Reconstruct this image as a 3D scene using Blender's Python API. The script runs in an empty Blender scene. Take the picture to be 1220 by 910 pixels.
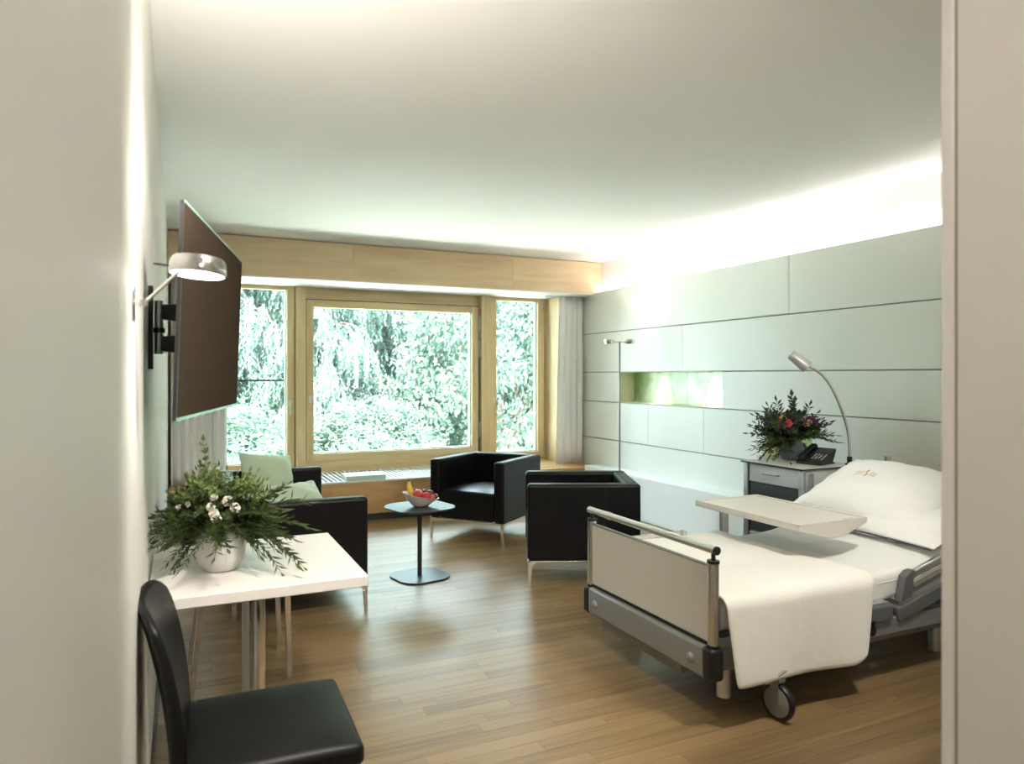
import bpy, math, random
import numpy as np
from mathutils import Vector, Matrix, Euler

PI = math.pi
SC = bpy.context.scene
COL = SC.collection
random.seed(7)

# ------------------------------------------------------------------ camera
CAM_H = 1.40
YAW = math.radians(24.9)
cam = bpy.data.cameras.new('camera')
cam.sensor_fit = 'HORIZONTAL'
cam.sensor_width = 36.0
cam.lens = 36.0 * 855.0 / 1220.0
cam.shift_y = 8.0 / 1220.0 * -1.0
cam.clip_start = 0.02
cam.dof.use_dof = True
cam.dof.focus_distance = 4.2
cam.dof.aperture_fstop = 3.2
camo = bpy.data.objects.new('camera', cam)
camo.location = (0, 0, CAM_H)
camo.rotation_euler = (PI / 2, 0, -YAW)
COL.objects.link(camo)
SC.camera = camo

# ------------------------------------------------------------------ world, sun, exposure
SC.view_settings.view_transform = 'Standard'
SC.view_settings.look = 'None'
SC.view_settings.gamma = 1.0
SC.view_settings.use_curve_mapping = False
SC.view_settings.exposure = 2.76

world = bpy.data.worlds.new('sky')
SC.world = world
world.use_nodes = True
wn = world.node_tree.nodes
wl = world.node_tree.links
wn.clear()
wo = wn.new('ShaderNodeOutputWorld')
wb = wn.new('ShaderNodeBackground')
wb.inputs['Color'].default_value = (0.72, 0.88, 1.0, 1)
wb.inputs['Strength'].default_value = 3.5
wl.new(wb.outputs[0], wo.inputs[0])

def sun_light():
    l = bpy.data.lights.new('sun', 'SUN')
    l.energy = 10.8
    l.angle = math.radians(1.0)
    l.color = (1.0, 0.97, 0.88)
    o = bpy.data.objects.new('sun', l)
    d = Vector((0.28, 0.32, -0.90)).normalized()
    o.rotation_euler = d.to_track_quat('-Z', 'Y').to_euler()
    o.location = (0, -10, 20)
    COL.objects.link(o)
sun_light()

def portal(name, x0, x1, z0, z1, y):
    l = bpy.data.lights.new(name, 'AREA')
    l.shape = 'RECTANGLE'
    l.size = x1 - x0
    l.size_y = z1 - z0
    l.cycles.is_portal = True
    o = bpy.data.objects.new(name, l)
    o.location = ((x0 + x1) / 2, y, (z0 + z1) / 2)
    o.rotation_euler = (-PI / 2, 0, 0)
    COL.objects.link(o)
portal('window_portal', 0.35, 4.0, 0.45, 2.36, 7.95)

# intensities of the room's lamps and of the added fill downlights
P_COVE = 2.6
P_DOWN = 22.0
P_FLOORLAMP = 0.7
P_WALLLAMP = 12.5
P_NICHE = 0.65

# ------------------------------------------------------------------ helpers
class MB:
    """collects shapes, builds one mesh object"""
    def __init__(s):
        s.v = []
        s.f = []
    def add(s, vs, fs):
        n = len(s.v)
        s.v += [tuple(p) for p in vs]
        s.f += [tuple(i + n for i in f) for f in fs]
        return s
    def box(s, x0, x1, y0, y1, z0, z1, M=None):
        vs = [(x, y, z) for z in (z0, z1) for y in (y0, y1) for x in (x0, x1)]
        if M is not None:
            vs = [M @ Vector(p) for p in vs]
        return s.add(vs, [(0, 2, 3, 1), (4, 5, 7, 6), (0, 1, 5, 4), (2, 6, 7, 3), (0, 4, 6, 2), (1, 3, 7, 5)])
    def hexa(s, lo, hi):
        """lo, hi: 4 points each, counter-clockwise from above"""
        return s.add(list(lo) + list(hi), [(3, 2, 1, 0), (4, 5, 6, 7), (0, 1, 5, 4), (1, 2, 6, 5), (2, 3, 7, 6), (3, 0, 4, 7)])
    def prism(s, pts, z0, z1, axis='z', M=None):
        """polygon pts (a,b) ccw extruded along axis"""
        n = len(pts)
        def mk(a, b, c):
            if axis == 'z': return (a, b, c)
            if axis == 'y': return (a, c, b)
            return (c, a, b)
        vs = [mk(a, b, z0) for a, b in pts] + [mk(a, b, z1) for a, b in pts]
        if M is not None:
            vs = [M @ Vector(p) for p in vs]
        fs = [tuple(range(n - 1, -1, -1)), tuple(range(n, 2 * n))]
        fs += [(i, (i + 1) % n, n + (i + 1) % n, n + i) for i in range(n)]
        if axis == 'y':
            fs = [tuple(reversed(f)) for f in fs]
        return s.add(vs, fs)
    def tube(s, pts, r, seg=10, cap=True):
        pts = [Vector(p) for p in pts]
        rs = r if isinstance(r, (list, tuple)) else [r] * len(pts)
        rings = []
        prev = None
        for i, p in enumerate(pts):
            if i == 0: t = pts[1] - p
            elif i == len(pts) - 1: t = p - pts[i - 1]
            else: t = (pts[i + 1] - p).normalized() + (p - pts[i - 1]).normalized()
            t.normalize()
            if prev is None:
                a = Vector((0, 0, 1)) if abs(t.z) < 0.9 else Vector((1, 0, 0))
                u = t.cross(a).normalized()
            else:
                u = (prev - t * prev.dot(t)).normalized()
            prev = u
            w = t.cross(u)
            rings.append([p + (u * math.cos(2 * PI * k / seg) + w * math.sin(2 * PI * k / seg)) * rs[i] for k in range(seg)])
        vs = [q for ring in rings for q in ring]
        fs = []
        for i in range(len(pts) - 1):
            for k in range(seg):
                fs.append((i * seg + k, i * seg + (k + 1) % seg, (i + 1) * seg + (k + 1) % seg, (i + 1) * seg + k))
        if cap:
            fs.append(tuple(range(seg - 1, -1, -1)))
            fs.append(tuple((len(pts) - 1) * seg + k for k in range(seg)))
        return s.add(vs, fs)
    def cyl(s, p0, p1, r0, r1=None, seg=20):
        return s.tube([p0, p1], [r0, r0 if r1 is None else r1], seg)
    def lathe(s, prof, seg=28, c=(0, 0, 0), M=None):
        """prof: list of (r, z); closed at r==0 ends"""
        vs = []
        idx = []
        for r, z in prof:
            if r <= 1e-6:
                idx.append([len(vs)])
                vs.append((c[0], c[1], c[2] + z))
            else:
                idx.append(list(range(len(vs), len(vs) + seg)))
                vs += [(c[0] + r * math.cos(2 * PI * k / seg), c[1] + r * math.sin(2 * PI * k / seg), c[2] + z) for k in range(seg)]
        fs = []
        for a, b in zip(idx[:-1], idx[1:]):
            for k in range(seg):
                k2 = (k + 1) % seg
                if len(a) == 1 and len(b) == 1: continue
                if len(a) == 1: fs.append((a[0], b[k2], b[k]))
                elif len(b) == 1: fs.append((a[k], a[k2], b[0]))
                else: fs.append((a[k], a[k2], b[k2], b[k]))
        if M is not None:
            vs = [M @ Vector(p) for p in vs]
        return s.add(vs, fs)
    def grid(s, P, closed_u=False):
        """P[i][j] points"""
        n, m = len(P), len(P[0])
        vs = [p for row in P for p in row]
        fs = []
        for i in range(n - 1):
            for j in range(m - 1):
                fs.append((i * m + j, (i + 1) * m + j, (i + 1) * m + j + 1, i * m + j + 1))
        return s.add(vs, fs)
    def sphere(s, c, r, seg=16, rings=10, sc=(1, 1, 1)):
        prof = [(r * math.sin(PI * i / rings), -r * math.cos(PI * i / rings)) for i in range(rings + 1)]
        M = Matrix.Translation(c) @ Matrix.Diagonal((sc[0], sc[1], sc[2], 1))
        return s.lathe(prof, seg, (0, 0, 0), M)
    def mesh(s, name, smooth=None):
        me = bpy.data.meshes.new(name)
        me.from_pydata([tuple(p) for p in s.v], [], s.f)
        me.update()
        if smooth is not None:
            me.shade_smooth()
            me.set_sharp_from_angle(angle=math.radians(smooth))
        return me
    def build(s, name, m, parent=None, smooth=35, bevel=0, seg=2, sub=0):
        me = s.mesh(name, smooth)
        return link(name, me, m, parent, bevel, seg, sub)

def link(name, me, m, parent=None, bevel=0, seg=2, sub=0):
    o = bpy.data.objects.new(name, me)
    COL.objects.link(o)
    if m is not None and not me.materials:
        me.materials.append(m)
    if parent is not None:
        o.parent = parent
    if bevel:
        b = o.modifiers.new('bevel', 'BEVEL')
        b.width = bevel
        b.segments = seg
        b.limit_method = 'ANGLE'
        b.angle_limit = math.radians(40)
        b.harden_normals = False
        me.shade_smooth()
        me.set_sharp_from_angle(angle=math.radians(60))
    if sub:
        d = o.modifiers.new('subdivision', 'SUBSURF')
        d.levels = sub
        d.render_levels = sub
    return o

def tag(o, label=None, cat=None, group=None, kind=None):
    if label: o['label'] = label
    if cat: o['category'] = cat
    if group: o['group'] = group
    if kind: o['kind'] = kind
    return o

def thing(name, label, cat, group=None, loc=(0, 0, 0), rz=0):
    o = bpy.data.objects.new(name, None)
    o.empty_display_size = 0.1
    COL.objects.link(o)
    o.location = loc
    o.rotation_euler = (0, 0, rz)
    return tag(o, label, cat, group)

def settle(root, loc):
    """shapes were given in room coordinates; put the thing's origin at its base"""
    loc = Vector(loc)
    T = Matrix.Translation(-loc)
    done = set()
    def go(o):
        plain = o.location.length < 1e-9
        if o.type == 'MESH' and plain:
            if o.data.name not in done:
                o.data.transform(T)
                done.add(o.data.name)
        elif o is not root and not plain:
            o.location = o.location - loc
            return
        for c in o.children:
            go(c)
    go(root)
    root.location = loc
    return root

def copy_tree(o, parent=None):
    c = o.copy()
    COL.objects.link(c)
    c.parent = parent
    for ch in o.children:
        copy_tree(ch, c)
    return c

def rrect(w, h, r, n=6, cx=0, cy=0):
    pts = []
    for (sx, sy, a0) in ((1, 1, 0), (-1, 1, 90), (-1, -1, 180), (1, -1, 270)):
        for k in range(n + 1):
            a = math.radians(a0 + 90 * k / n)
            pts.append((cx + sx * (w / 2 - r) + r * math.cos(a), cy + sy * (h / 2 - r) + r * math.sin(a)))
    return pts

# ------------------------------------------------------------------ materials
MATS = {}
def mat(name, col, rough=0.5, metal=0.0, spec=0.5, coat=0.0, noise=0.0, nscale=8.0, bump=0.0, bscale=60.0, trans=0.0, sheen=0.0, emit=None, estr=0.0, coat_rough=0.1):
    if name in MATS: return MATS[name]
    m = bpy.data.materials.new(name)
    m.use_nodes = True
    nt = m.node_tree
    p = nt.nodes['Principled BSDF']
    p.inputs['Base Color'].default_value = (*col, 1)
    p.inputs['Roughness'].default_value = rough
    p.inputs['Metallic'].default_value = metal
    p.inputs['Specular IOR Level'].default_value = spec
    p.inputs['Coat Weight'].default_value = coat
    p.inputs['Coat Roughness'].default_value = coat_rough
    p.inputs['Sheen Weight'].default_value = sheen
    if trans: p.inputs['Transmission Weight'].default_value = trans
    if emit:
        p.inputs['Emission Color'].default_value = (*emit, 1)
        p.inputs['Emission Strength'].default_value = estr
    tc = nt.nodes.new('ShaderNodeTexCoord')
    if noise:
        n = nt.nodes.new('ShaderNodeTexNoise')
        n.inputs['Scale'].default_value = nscale
        n.inputs['Detail'].default_value = 5
        nt.links.new(tc.outputs['Object'], n.inputs['Vector'])
        r = nt.nodes.new('ShaderNodeMapRange')
        r.inputs['From Min'].default_value = 0.25
        r.inputs['From Max'].default_value = 0.75
        r.inputs['To Min'].default_value = 1 - noise
        r.inputs['To Max'].default_value = 1 + noise
        nt.links.new(n.outputs['Fac'], r.inputs['Value'])
        mx = nt.nodes.new('ShaderNodeVectorMath')
        mx.operation = 'SCALE'
        mx.inputs[0].default_value = col
        nt.links.new(r.outputs[0], mx.inputs['Scale'])
        nt.links.new(mx.outputs[0], p.inputs['Base Color'])
    if bump:
        b = nt.nodes.new('ShaderNodeTexNoise')
        b.inputs['Scale'].default_value = bscale
        b.inputs['Detail'].default_value = 4
        nt.links.new(tc.outputs['Object'], b.inputs['Vector'])
        bp = nt.nodes.new('ShaderNodeBump')
        bp.inputs['Strength'].default_value = bump
        bp.inputs['Distance'].default_value = 0.01
        nt.links.new(b.outputs['Fac'], bp.inputs['Height'])
        nt.links.new(bp.outputs[0], p.inputs['Normal'])
    MATS[name] = m
    return m

def wood(name, dark, light, axis='x', scale=1.0, rough=0.45, per_piece=0.0, coat=0.0, spec=0.4, ring=14.0):
    """oak: streaks along one axis, a fine pore grain, tone varied piece by piece"""
    m = bpy.data.materials.new(name)
    m.use_nodes = True
    nt = m.node_tree
    N, L = nt.nodes, nt.links
    p = N['Principled BSDF']
    p.inputs['Roughness'].default_value = rough
    p.inputs['Specular IOR Level'].default_value = spec
    p.inputs['Coat Weight'].default_value = coat
    p.inputs['Coat Roughness'].default_value = 0.30
    tc = N.new('ShaderNodeTexCoord')
    oi = N.new('ShaderNodeObjectInfo')
    ge = N.new('ShaderNodeNewGeometry')
    ad = N.new('ShaderNodeMath'); ad.operation = 'ADD'
    L.new(oi.outputs['Random'], ad.inputs[0]); L.new(ge.outputs['Random Per Island'], ad.inputs[1])
    fr = N.new('ShaderNodeMath'); fr.operation = 'FRACT'
    L.new(ad.outputs[0], fr.inputs[0])
    off = N.new('ShaderNodeVectorMath'); off.operation = 'SCALE'
    off.inputs[0].default_value = (17.3, 9.1, 23.7)
    L.new(fr.outputs[0], off.inputs['Scale'])
    av = N.new('ShaderNodeVectorMath'); av.operation = 'ADD'
    L.new(tc.outputs['Object'], av.inputs[0]); L.new(off.outputs[0], av.inputs[1])
    mp = N.new('ShaderNodeMapping')
    s = {'x': (0.9, ring, ring), 'y': (ring, 0.9, ring), 'z': (ring, ring, 0.9)}[axis]
    mp.inputs['Scale'].default_value = tuple(k * scale for k in s)
    L.new(av.outputs[0], mp.inputs['Vector'])
    n1 = N.new('ShaderNodeTexNoise'); n1.inputs['Scale'].default_value = 1.6; n1.inputs['Detail'].default_value = 6
    n1.inputs['Distortion'].default_value = 0.7
    L.new(mp.outputs[0], n1.inputs['Vector'])
    mp2 = N.new('ShaderNodeMapping')
    s2 = {'x': (4, 160, 160), 'y': (160, 4, 160), 'z': (160, 160, 4)}[axis]
    mp2.inputs['Scale'].default_value = s2
    L.new(av.outputs[0], mp2.inputs['Vector'])
    n2 = N.new('ShaderNodeTexNoise'); n2.inputs['Scale'].default_value = 1.0; n2.inputs['Detail'].default_value = 2
    L.new(mp2.outputs[0], n2.inputs['Vector'])
    m1 = N.new('ShaderNodeMath'); m1.operation = 'MULTIPLY_ADD'
    L.new(n2.outputs['Fac'], m1.inputs[0]); m1.inputs[1].default_value = 0.35
    L.new(n1.outputs['Fac'], m1.inputs[2])
    m2 = N.new('ShaderNodeMath'); m2.operation = 'MULTIPLY_ADD'
    L.new(fr.outputs[0], m2.inputs[0]); m2.inputs[1].default_value = per_piece
    L.new(m1.outputs[0], m2.inputs[2])
    cr = N.new('ShaderNodeValToRGB')
    cr.color_ramp.elements[0].position = 0.42
    cr.color_ramp.elements[0].color = (*dark, 1)
    cr.color_ramp.elements[1].position = 0.86 + per_piece * 0.8
    cr.color_ramp.elements[1].color = (*light, 1)
    L.new(m2.outputs[0], cr.inputs['Fac'])
    L.new(cr.outputs[0], p.inputs['Base Color'])
    bp = N.new('ShaderNodeBump'); bp.inputs['Strength'].default_value = 0.06; bp.inputs['Distance'].default_value = 0.004
    L.new(n2.outputs['Fac'], bp.inputs['Height']); L.new(bp.outputs[0], p.inputs['Normal'])
    MATS[name] = m
    return m

def glass_mat(name, tint=(0.96, 1.0, 0.98), refl=1.0):
    m = bpy.data.materials.new(name)
    m.use_nodes = True
    nt = m.node_tree
    N, L = nt.nodes, nt.links
    N.clear()
    out = N.new('ShaderNodeOutputMaterial')
    t = N.new('ShaderNodeBsdfTransparent'); t.inputs[0].default_value = (*tint, 1)
    g = N.new('ShaderNodeBsdfGlossy'); g.inputs['Roughness'].default_value = 0.02
    f = N.new('ShaderNodeFresnel'); f.inputs['IOR'].default_value = 1.3
    x = N.new('ShaderNodeMixShader')
    L.new(f.outputs[0], x.inputs[0]); L.new(t.outputs[0], x.inputs[1]); L.new(g.outputs[0], x.inputs[2])
    L.new(x.outputs[0], out.inputs[0])
    MATS[name] = m
    return m

def leaf_mat(name, c1, c2, trans=0.35, nscale=3.0, rough=0.5):
    """leaf: diffuse and translucent, tone varied leaf by leaf"""
    m = bpy.data.materials.new(name)
    m.use_nodes = True
    nt = m.node_tree
    N, L = nt.nodes, nt.links
    N.clear()
    out = N.new('ShaderNodeOutputMaterial')
    ge = N.new('ShaderNodeNewGeometry')
    cr = N.new('ShaderNodeValToRGB')
    cr.color_ramp.elements[0].color = (*c1, 1)
    cr.color_ramp.elements[1].color = (*c2, 1)
    L.new(ge.outputs['Random Per Island'], cr.inputs['Fac'])
    d = N.new('ShaderNodeBsdfPrincipled')
    d.inputs['Roughness'].default_value = rough
    d.inputs['Specular IOR Level'].default_value = 0.3
    t = N.new('ShaderNodeBsdfTranslucent')
    x = N.new('ShaderNodeMixShader'); x.inputs[0].default_value = trans
    L.new(cr.outputs[0], d.inputs['Base Color']); L.new(cr.outputs[0], t.inputs['Color'])
    L.new(d.outputs[0], x.inputs[1]); L.new(t.outputs[0], x.inputs[2])
    L.new(x.outputs[0], out.inputs[0])
    MATS[name] = m
    return m

M_WALL = mat('wall_paint', (0.80, 0.785, 0.74), 0.55, noise=0.012, nscale=3, bump=0.02, bscale=180)
M_CEIL = mat('ceiling_paint', (0.90, 0.895, 0.87), 0.8, noise=0.008, nscale=2)
M_WHITEWALL = mat('white_paint', (0.87, 0.86, 0.85), 0.7)
M_ENTRY = mat('entry_panel', (0.80, 0.755, 0.71), 0.5, noise=0.01, bump=0.02, bscale=250)
M_PANEL = mat('sage_panel', (0.80, 0.825, 0.765), 0.42, noise=0.01, nscale=1.5)
M_GAP = mat('panel_backing', (0.30, 0.33, 0.29), 0.8)
M_PLINTH = mat('white_plinth', (0.84, 0.86, 0.86), 0.35)
M_BASE = mat('dark_skirting', (0.10, 0.085, 0.07), 0.5)
M_BLACKGAP = mat('black_recess', (0.03, 0.03, 0.03), 0.6)
M_FLOOR = wood('oak_parquet', (0.132, 0.078, 0.030), (0.29, 0.193, 0.090), 'x', 1.0, 0.38, per_piece=0.34, coat=0.12, spec=0.5)
M_SUBFLOOR = mat('floor_joint', (0.17, 0.10, 0.045), 0.7)
M_BEAM = wood('oak_beam', (0.76, 0.54, 0.31), (0.90, 0.70, 0.47), 'x', 1.0, 0.4, per_piece=0.10, ring=9)
M_FRAME_H = wood('oak_frame_level', (0.60, 0.45, 0.23), (0.77, 0.61, 0.36), 'x', 1.0, 0.42, ring=11)
M_FRAME_V = wood('oak_frame_upright', (0.60, 0.45, 0.23), (0.77, 0.61, 0.36), 'z', 1.0, 0.42, ring=11)
M_FRAME_Y = wood('oak_reveal', (0.60, 0.45, 0.23), (0.77, 0.61, 0.36), 'z', 1.0, 0.42, ring=11)
M_BENCH = wood('oak_bench', (0.33, 0.185, 0.075), (0.60, 0.38, 0.17), 'x', 0.8, 0.4, per_piece=0.08, ring=9)
M_GLASS = glass_mat('window_glass')
M_GRILLE = mat('white_grille', (0.70, 0.71, 0.70), 0.4)
M_CURTAIN = None
M_LEATHER = mat('black_leather', (0.005, 0.005, 0.006), 0.38, spec=0.26, bump=0.04, bscale=220)
M_LEATHER2 = mat('black_chair_leather', (0.006, 0.006, 0.006), 0.42, spec=0.24, bump=0.05, bscale=180)
M_SEAM = mat('leather_seam', (0.006, 0.006, 0.006), 0.6)
M_CHROME = mat('chrome', (0.84, 0.83, 0.81), 0.14, metal=1.0)
M_SATIN = mat('satin_steel', (0.76, 0.75, 0.72), 0.26, metal=1.0)
M_ALU = mat('brushed_aluminium', (0.62, 0.64, 0.66), 0.38, metal=0.85, bump=0.02, bscale=300)
M_GREYP = mat('grey_plastic', (0.13, 0.135, 0.14), 0.45)
M_GREYL = mat('silver_grey_paint', (0.27, 0.27, 0.265), 0.42, metal=0.25)
M_BLACKP = mat('black_plastic', (0.012, 0.012, 0.013), 0.4)
M_BLACKM = mat('black_metal', (0.022, 0.024, 0.028), 0.34, spec=0.6)
M_BOARD = mat('beige_board', (0.62, 0.585, 0.52), 0.45, noise=0.02, nscale=60)
M_LAMIN = mat('white_laminate', (0.84, 0.80, 0.75), 0.32)
M_LAMIN_E = mat('laminate_edge', (0.80, 0.71, 0.63), 0.45)
M_TRAY = mat('cream_tray', (0.72, 0.69, 0.63), 0.4)
M_LINEN = mat('white_linen', (0.90, 0.895, 0.875), 0.85, sheen=0.3, bump=0.55, bscale=10)
M_SHEET = mat('bed_sheet', (0.83, 0.835, 0.82), 0.85, sheen=0.2, bump=0.40, bscale=8)
M_BLANKET = mat('cream_blanket', (0.90, 0.875, 0.81), 0.9, sheen=0.4, bump=0.30, bscale=13)
M_NAVY = mat('navy_line', (0.03, 0.04, 0.06), 0.7)
M_GOLD = mat('gold_thread', (0.52, 0.42, 0.22), 0.6)
M_CUSHION = mat('sage_cushion', (0.42, 0.52, 0.36), 0.85, sheen=0.4, bump=0.08, bscale=200)
M_BOOK = mat('mint_cover', (0.46, 0.64, 0.54), 0.5)
M_PAGES = mat('pages', (0.85, 0.85, 0.80), 0.8)
M_BOWL = mat('grey_ceramic', (0.66, 0.64, 0.60), 0.35)
M_VASE1 = mat('pale_ceramic', (0.66, 0.65, 0.62), 0.45, noise=0.12, nscale=9)
M_VASE2 = mat('blue_grey_ceramic', (0.085, 0.125, 0.135), 0.35, noise=0.2, nscale=10)
M_BANANA = mat('banana_skin', (0.75, 0.52, 0.08), 0.5, noise=0.12, nscale=20)
M_BANTIP = mat('banana_tip', (0.12, 0.08, 0.03), 0.7)
M_APPLE = mat('red_apple', (0.52, 0.045, 0.03), 0.3, noise=0.35, nscale=14)
M_PLUM = mat('dark_plum', (0.09, 0.02, 0.04), 0.35, noise=0.25, nscale=18)
M_GRAPE = mat('blue_plum', (0.02, 0.02, 0.045), 0.35)
M_TVSCREEN = mat('tv_screen', (0.062, 0.046, 0.033), 0.6, spec=0.0)
M_TVRIM = mat('tv_rim', (0.012, 0.012, 0.013), 0.35)
M_GREENEDGE = mat('glass_edge', (0.30, 0.52, 0.42), 0.2)
M_LAMPGLOW = mat('lamp_lens', (0.9, 0.9, 0.85), 0.4, emit=(1.0, 0.93, 0.82), estr=3.0)
M_NICHE = mat('cream_niche', (0.74, 0.72, 0.55), 0.5)
M_HINGE = mat('hinge_steel', (0.55, 0.54, 0.50), 0.35, metal=0.9)
M_STEM = mat('stem_green', (0.08, 0.13, 0.04), 0.6)
M_TRUNK = mat('bark', (0.12, 0.09, 0.065), 0.9, noise=0.3, nscale=6, bump=0.4, bscale=14)
M_BOUNCE = mat('bounce_gravel', (0.80, 0.79, 0.77), 0.9, noise=0.06, nscale=5)
M_RENDER = mat('facade', (0.6, 0.58, 0.54), 0.8)
M_DOOR = mat('door_paint', (0.74, 0.72, 0.68), 0.45)

def cloth_translucent(name, col, k):
    m = bpy.data.materials.new(name)
    m.use_nodes = True
    N, L = m.node_tree.nodes, m.node_tree.links
    N.clear()
    out = N.new('ShaderNodeOutputMaterial')
    d = N.new('ShaderNodeBsdfDiffuse'); d.inputs[0].default_value = (*col, 1)
    t = N.new('ShaderNodeBsdfTranslucent'); t.inputs[0].default_value = (*col, 1)
    x = N.new('ShaderNodeMixShader'); x.inputs[0].default_value = k
    tc = N.new('ShaderNodeTexCoord')
    w = N.new('ShaderNodeTexNoise'); w.inputs['Scale'].default_value = 400
    b = N.new('ShaderNodeBump'); b.inputs['Strength'].default_value = 0.05
    L.new(tc.outputs['Object'], w.inputs['Vector']); L.new(w.outputs['Fac'], b.inputs['Height'])
    L.new(b.outputs[0], d.inputs['Normal'])
    L.new(d.outputs[0], x.inputs[1]); L.new(t.outputs[0], x.inputs[2]); L.new(x.outputs[0], out.inputs[0])
    return m
M_CURTAIN = cloth_translucent('curtain_cloth', (0.95, 0.94, 0.92), 0.12)

M_DARKSTEEL = mat('dark_steel', (0.30, 0.30, 0.31), 0.3, metal=0.9)

M_LAWN = mat('lawn', (0.10, 0.16, 0.06), 0.9, noise=0.3, nscale=3)
M_HEADCHROME = mat('lamp_chrome', (0.46, 0.45, 0.43), 0.2, metal=1.0)

# ================================================================== THE SETTING
XL, XR, XU = -0.09, 4.23, 4.33          # left wall, face of the panels, wall above the panels
ZC = 2.672                              # ceiling
YB = 6.92                               # front of the oak beam
YW = 7.62                               # window plane
YE, XE = 0.81, 1.20                     # corner of the entry wall
YBACK = -1.3
ZP = 2.325                              # top of the panels

# ---- floor: a slab and single parquet strips
floor = MB().box(XL - 0.3, XU + 0.3, YBACK - 0.2, 7.95, -0.22, -0.006).build('floor', M_SUBFLOOR)
tag(floor, 'oak parquet floor of narrow strips', kind='structure')
def make_planks():
    W = 0.075
    rnd = random.Random(3)
    strips = []
    y = YBACK
    while y < YW:
        x = XL - rnd.uniform(0, 0.9)
        while x < XU:
            ln = rnd.choice((0.55, 0.75, 0.95, 1.15))
            x0, x1 = max(x, XL), min(x + ln, XU)
            if x1 - x0 > 0.04:
                strips.append((x0, x1, y, min(y + W, YW)))
            x += ln
        y += W
    def vis(s):
        cx, cy = (s[0] + s[1]) / 2, (s[2] + s[3]) / 2
        t = cx * math.sin(YAW) + cy * math.cos(YAW)
        X = cx * math.cos(YAW) - cy * math.sin(YAW)
        if t < 2.2: return 1e9
        u = X / t * 855 + 610
        if u < 150 or u > 1150: return 1e9
        if cx > 2.2 and cy < 1.9 and u > 1126: return 1e9
        if 2.15 < cx and 2.5 < cy < 4.2: return 1e9          # behind and below the bed
        if -0.1 < cx < 1.0 and 4.3 < cy < 6.5: return 1e9     # under the sofa
        return t
    strips.sort(key=vis)
    cache = {}
    rest = MB()
    for i, (x0, x1, y0, y1) in enumerate(strips):
        g = 0.0004
        if i < 300:
            key = round(x1 - x0, 3), round(y1 - y0, 3)
            if key not in cache:
                cache[key] = MB().box(0, key[0] - 2 * g, 0, key[1] - 2 * g, -0.006, 0.0).mesh('plank', None)
            o = link('plank', cache[key], M_FLOOR, floor)
            o.location = (x0 + g, y0 + g, rnd.uniform(-0.0003, 0.0))
        else:
            rest.box(x0 + g, x1 - g, y0 + g, y1 - g, -0.006, rnd.uniform(-0.0003, 0.0))
    r = rest.build('far_planks', M_FLOOR, floor, smooth=None)
    r['kind'] = 'stuff'
make_planks()

# ---- ceiling, walls
tag(MB().box(XL - 0.3, XU + 0.3, YBACK - 0.2, 8.0, ZC, ZC + 0.30).build('ceiling', M_CEIL, smooth=None), 'smooth white ceiling', kind='structure')
wl_ = MB().box(XL - 0.3, XL, YBACK - 0.2, 7.95, -0.2, ZC + 0.05).build('wall_left', M_WALL, smooth=None)
tag(wl_, 'plain off-white wall behind the television', kind='structure')
tag(MB().box(XL, XL + 0.012, YBACK, 6.80, 0.0, 0.055).build('baseboard_left', M_BASE, bevel=0.002), 'thin dark skirting along the off-white wall', kind='structure')

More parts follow.
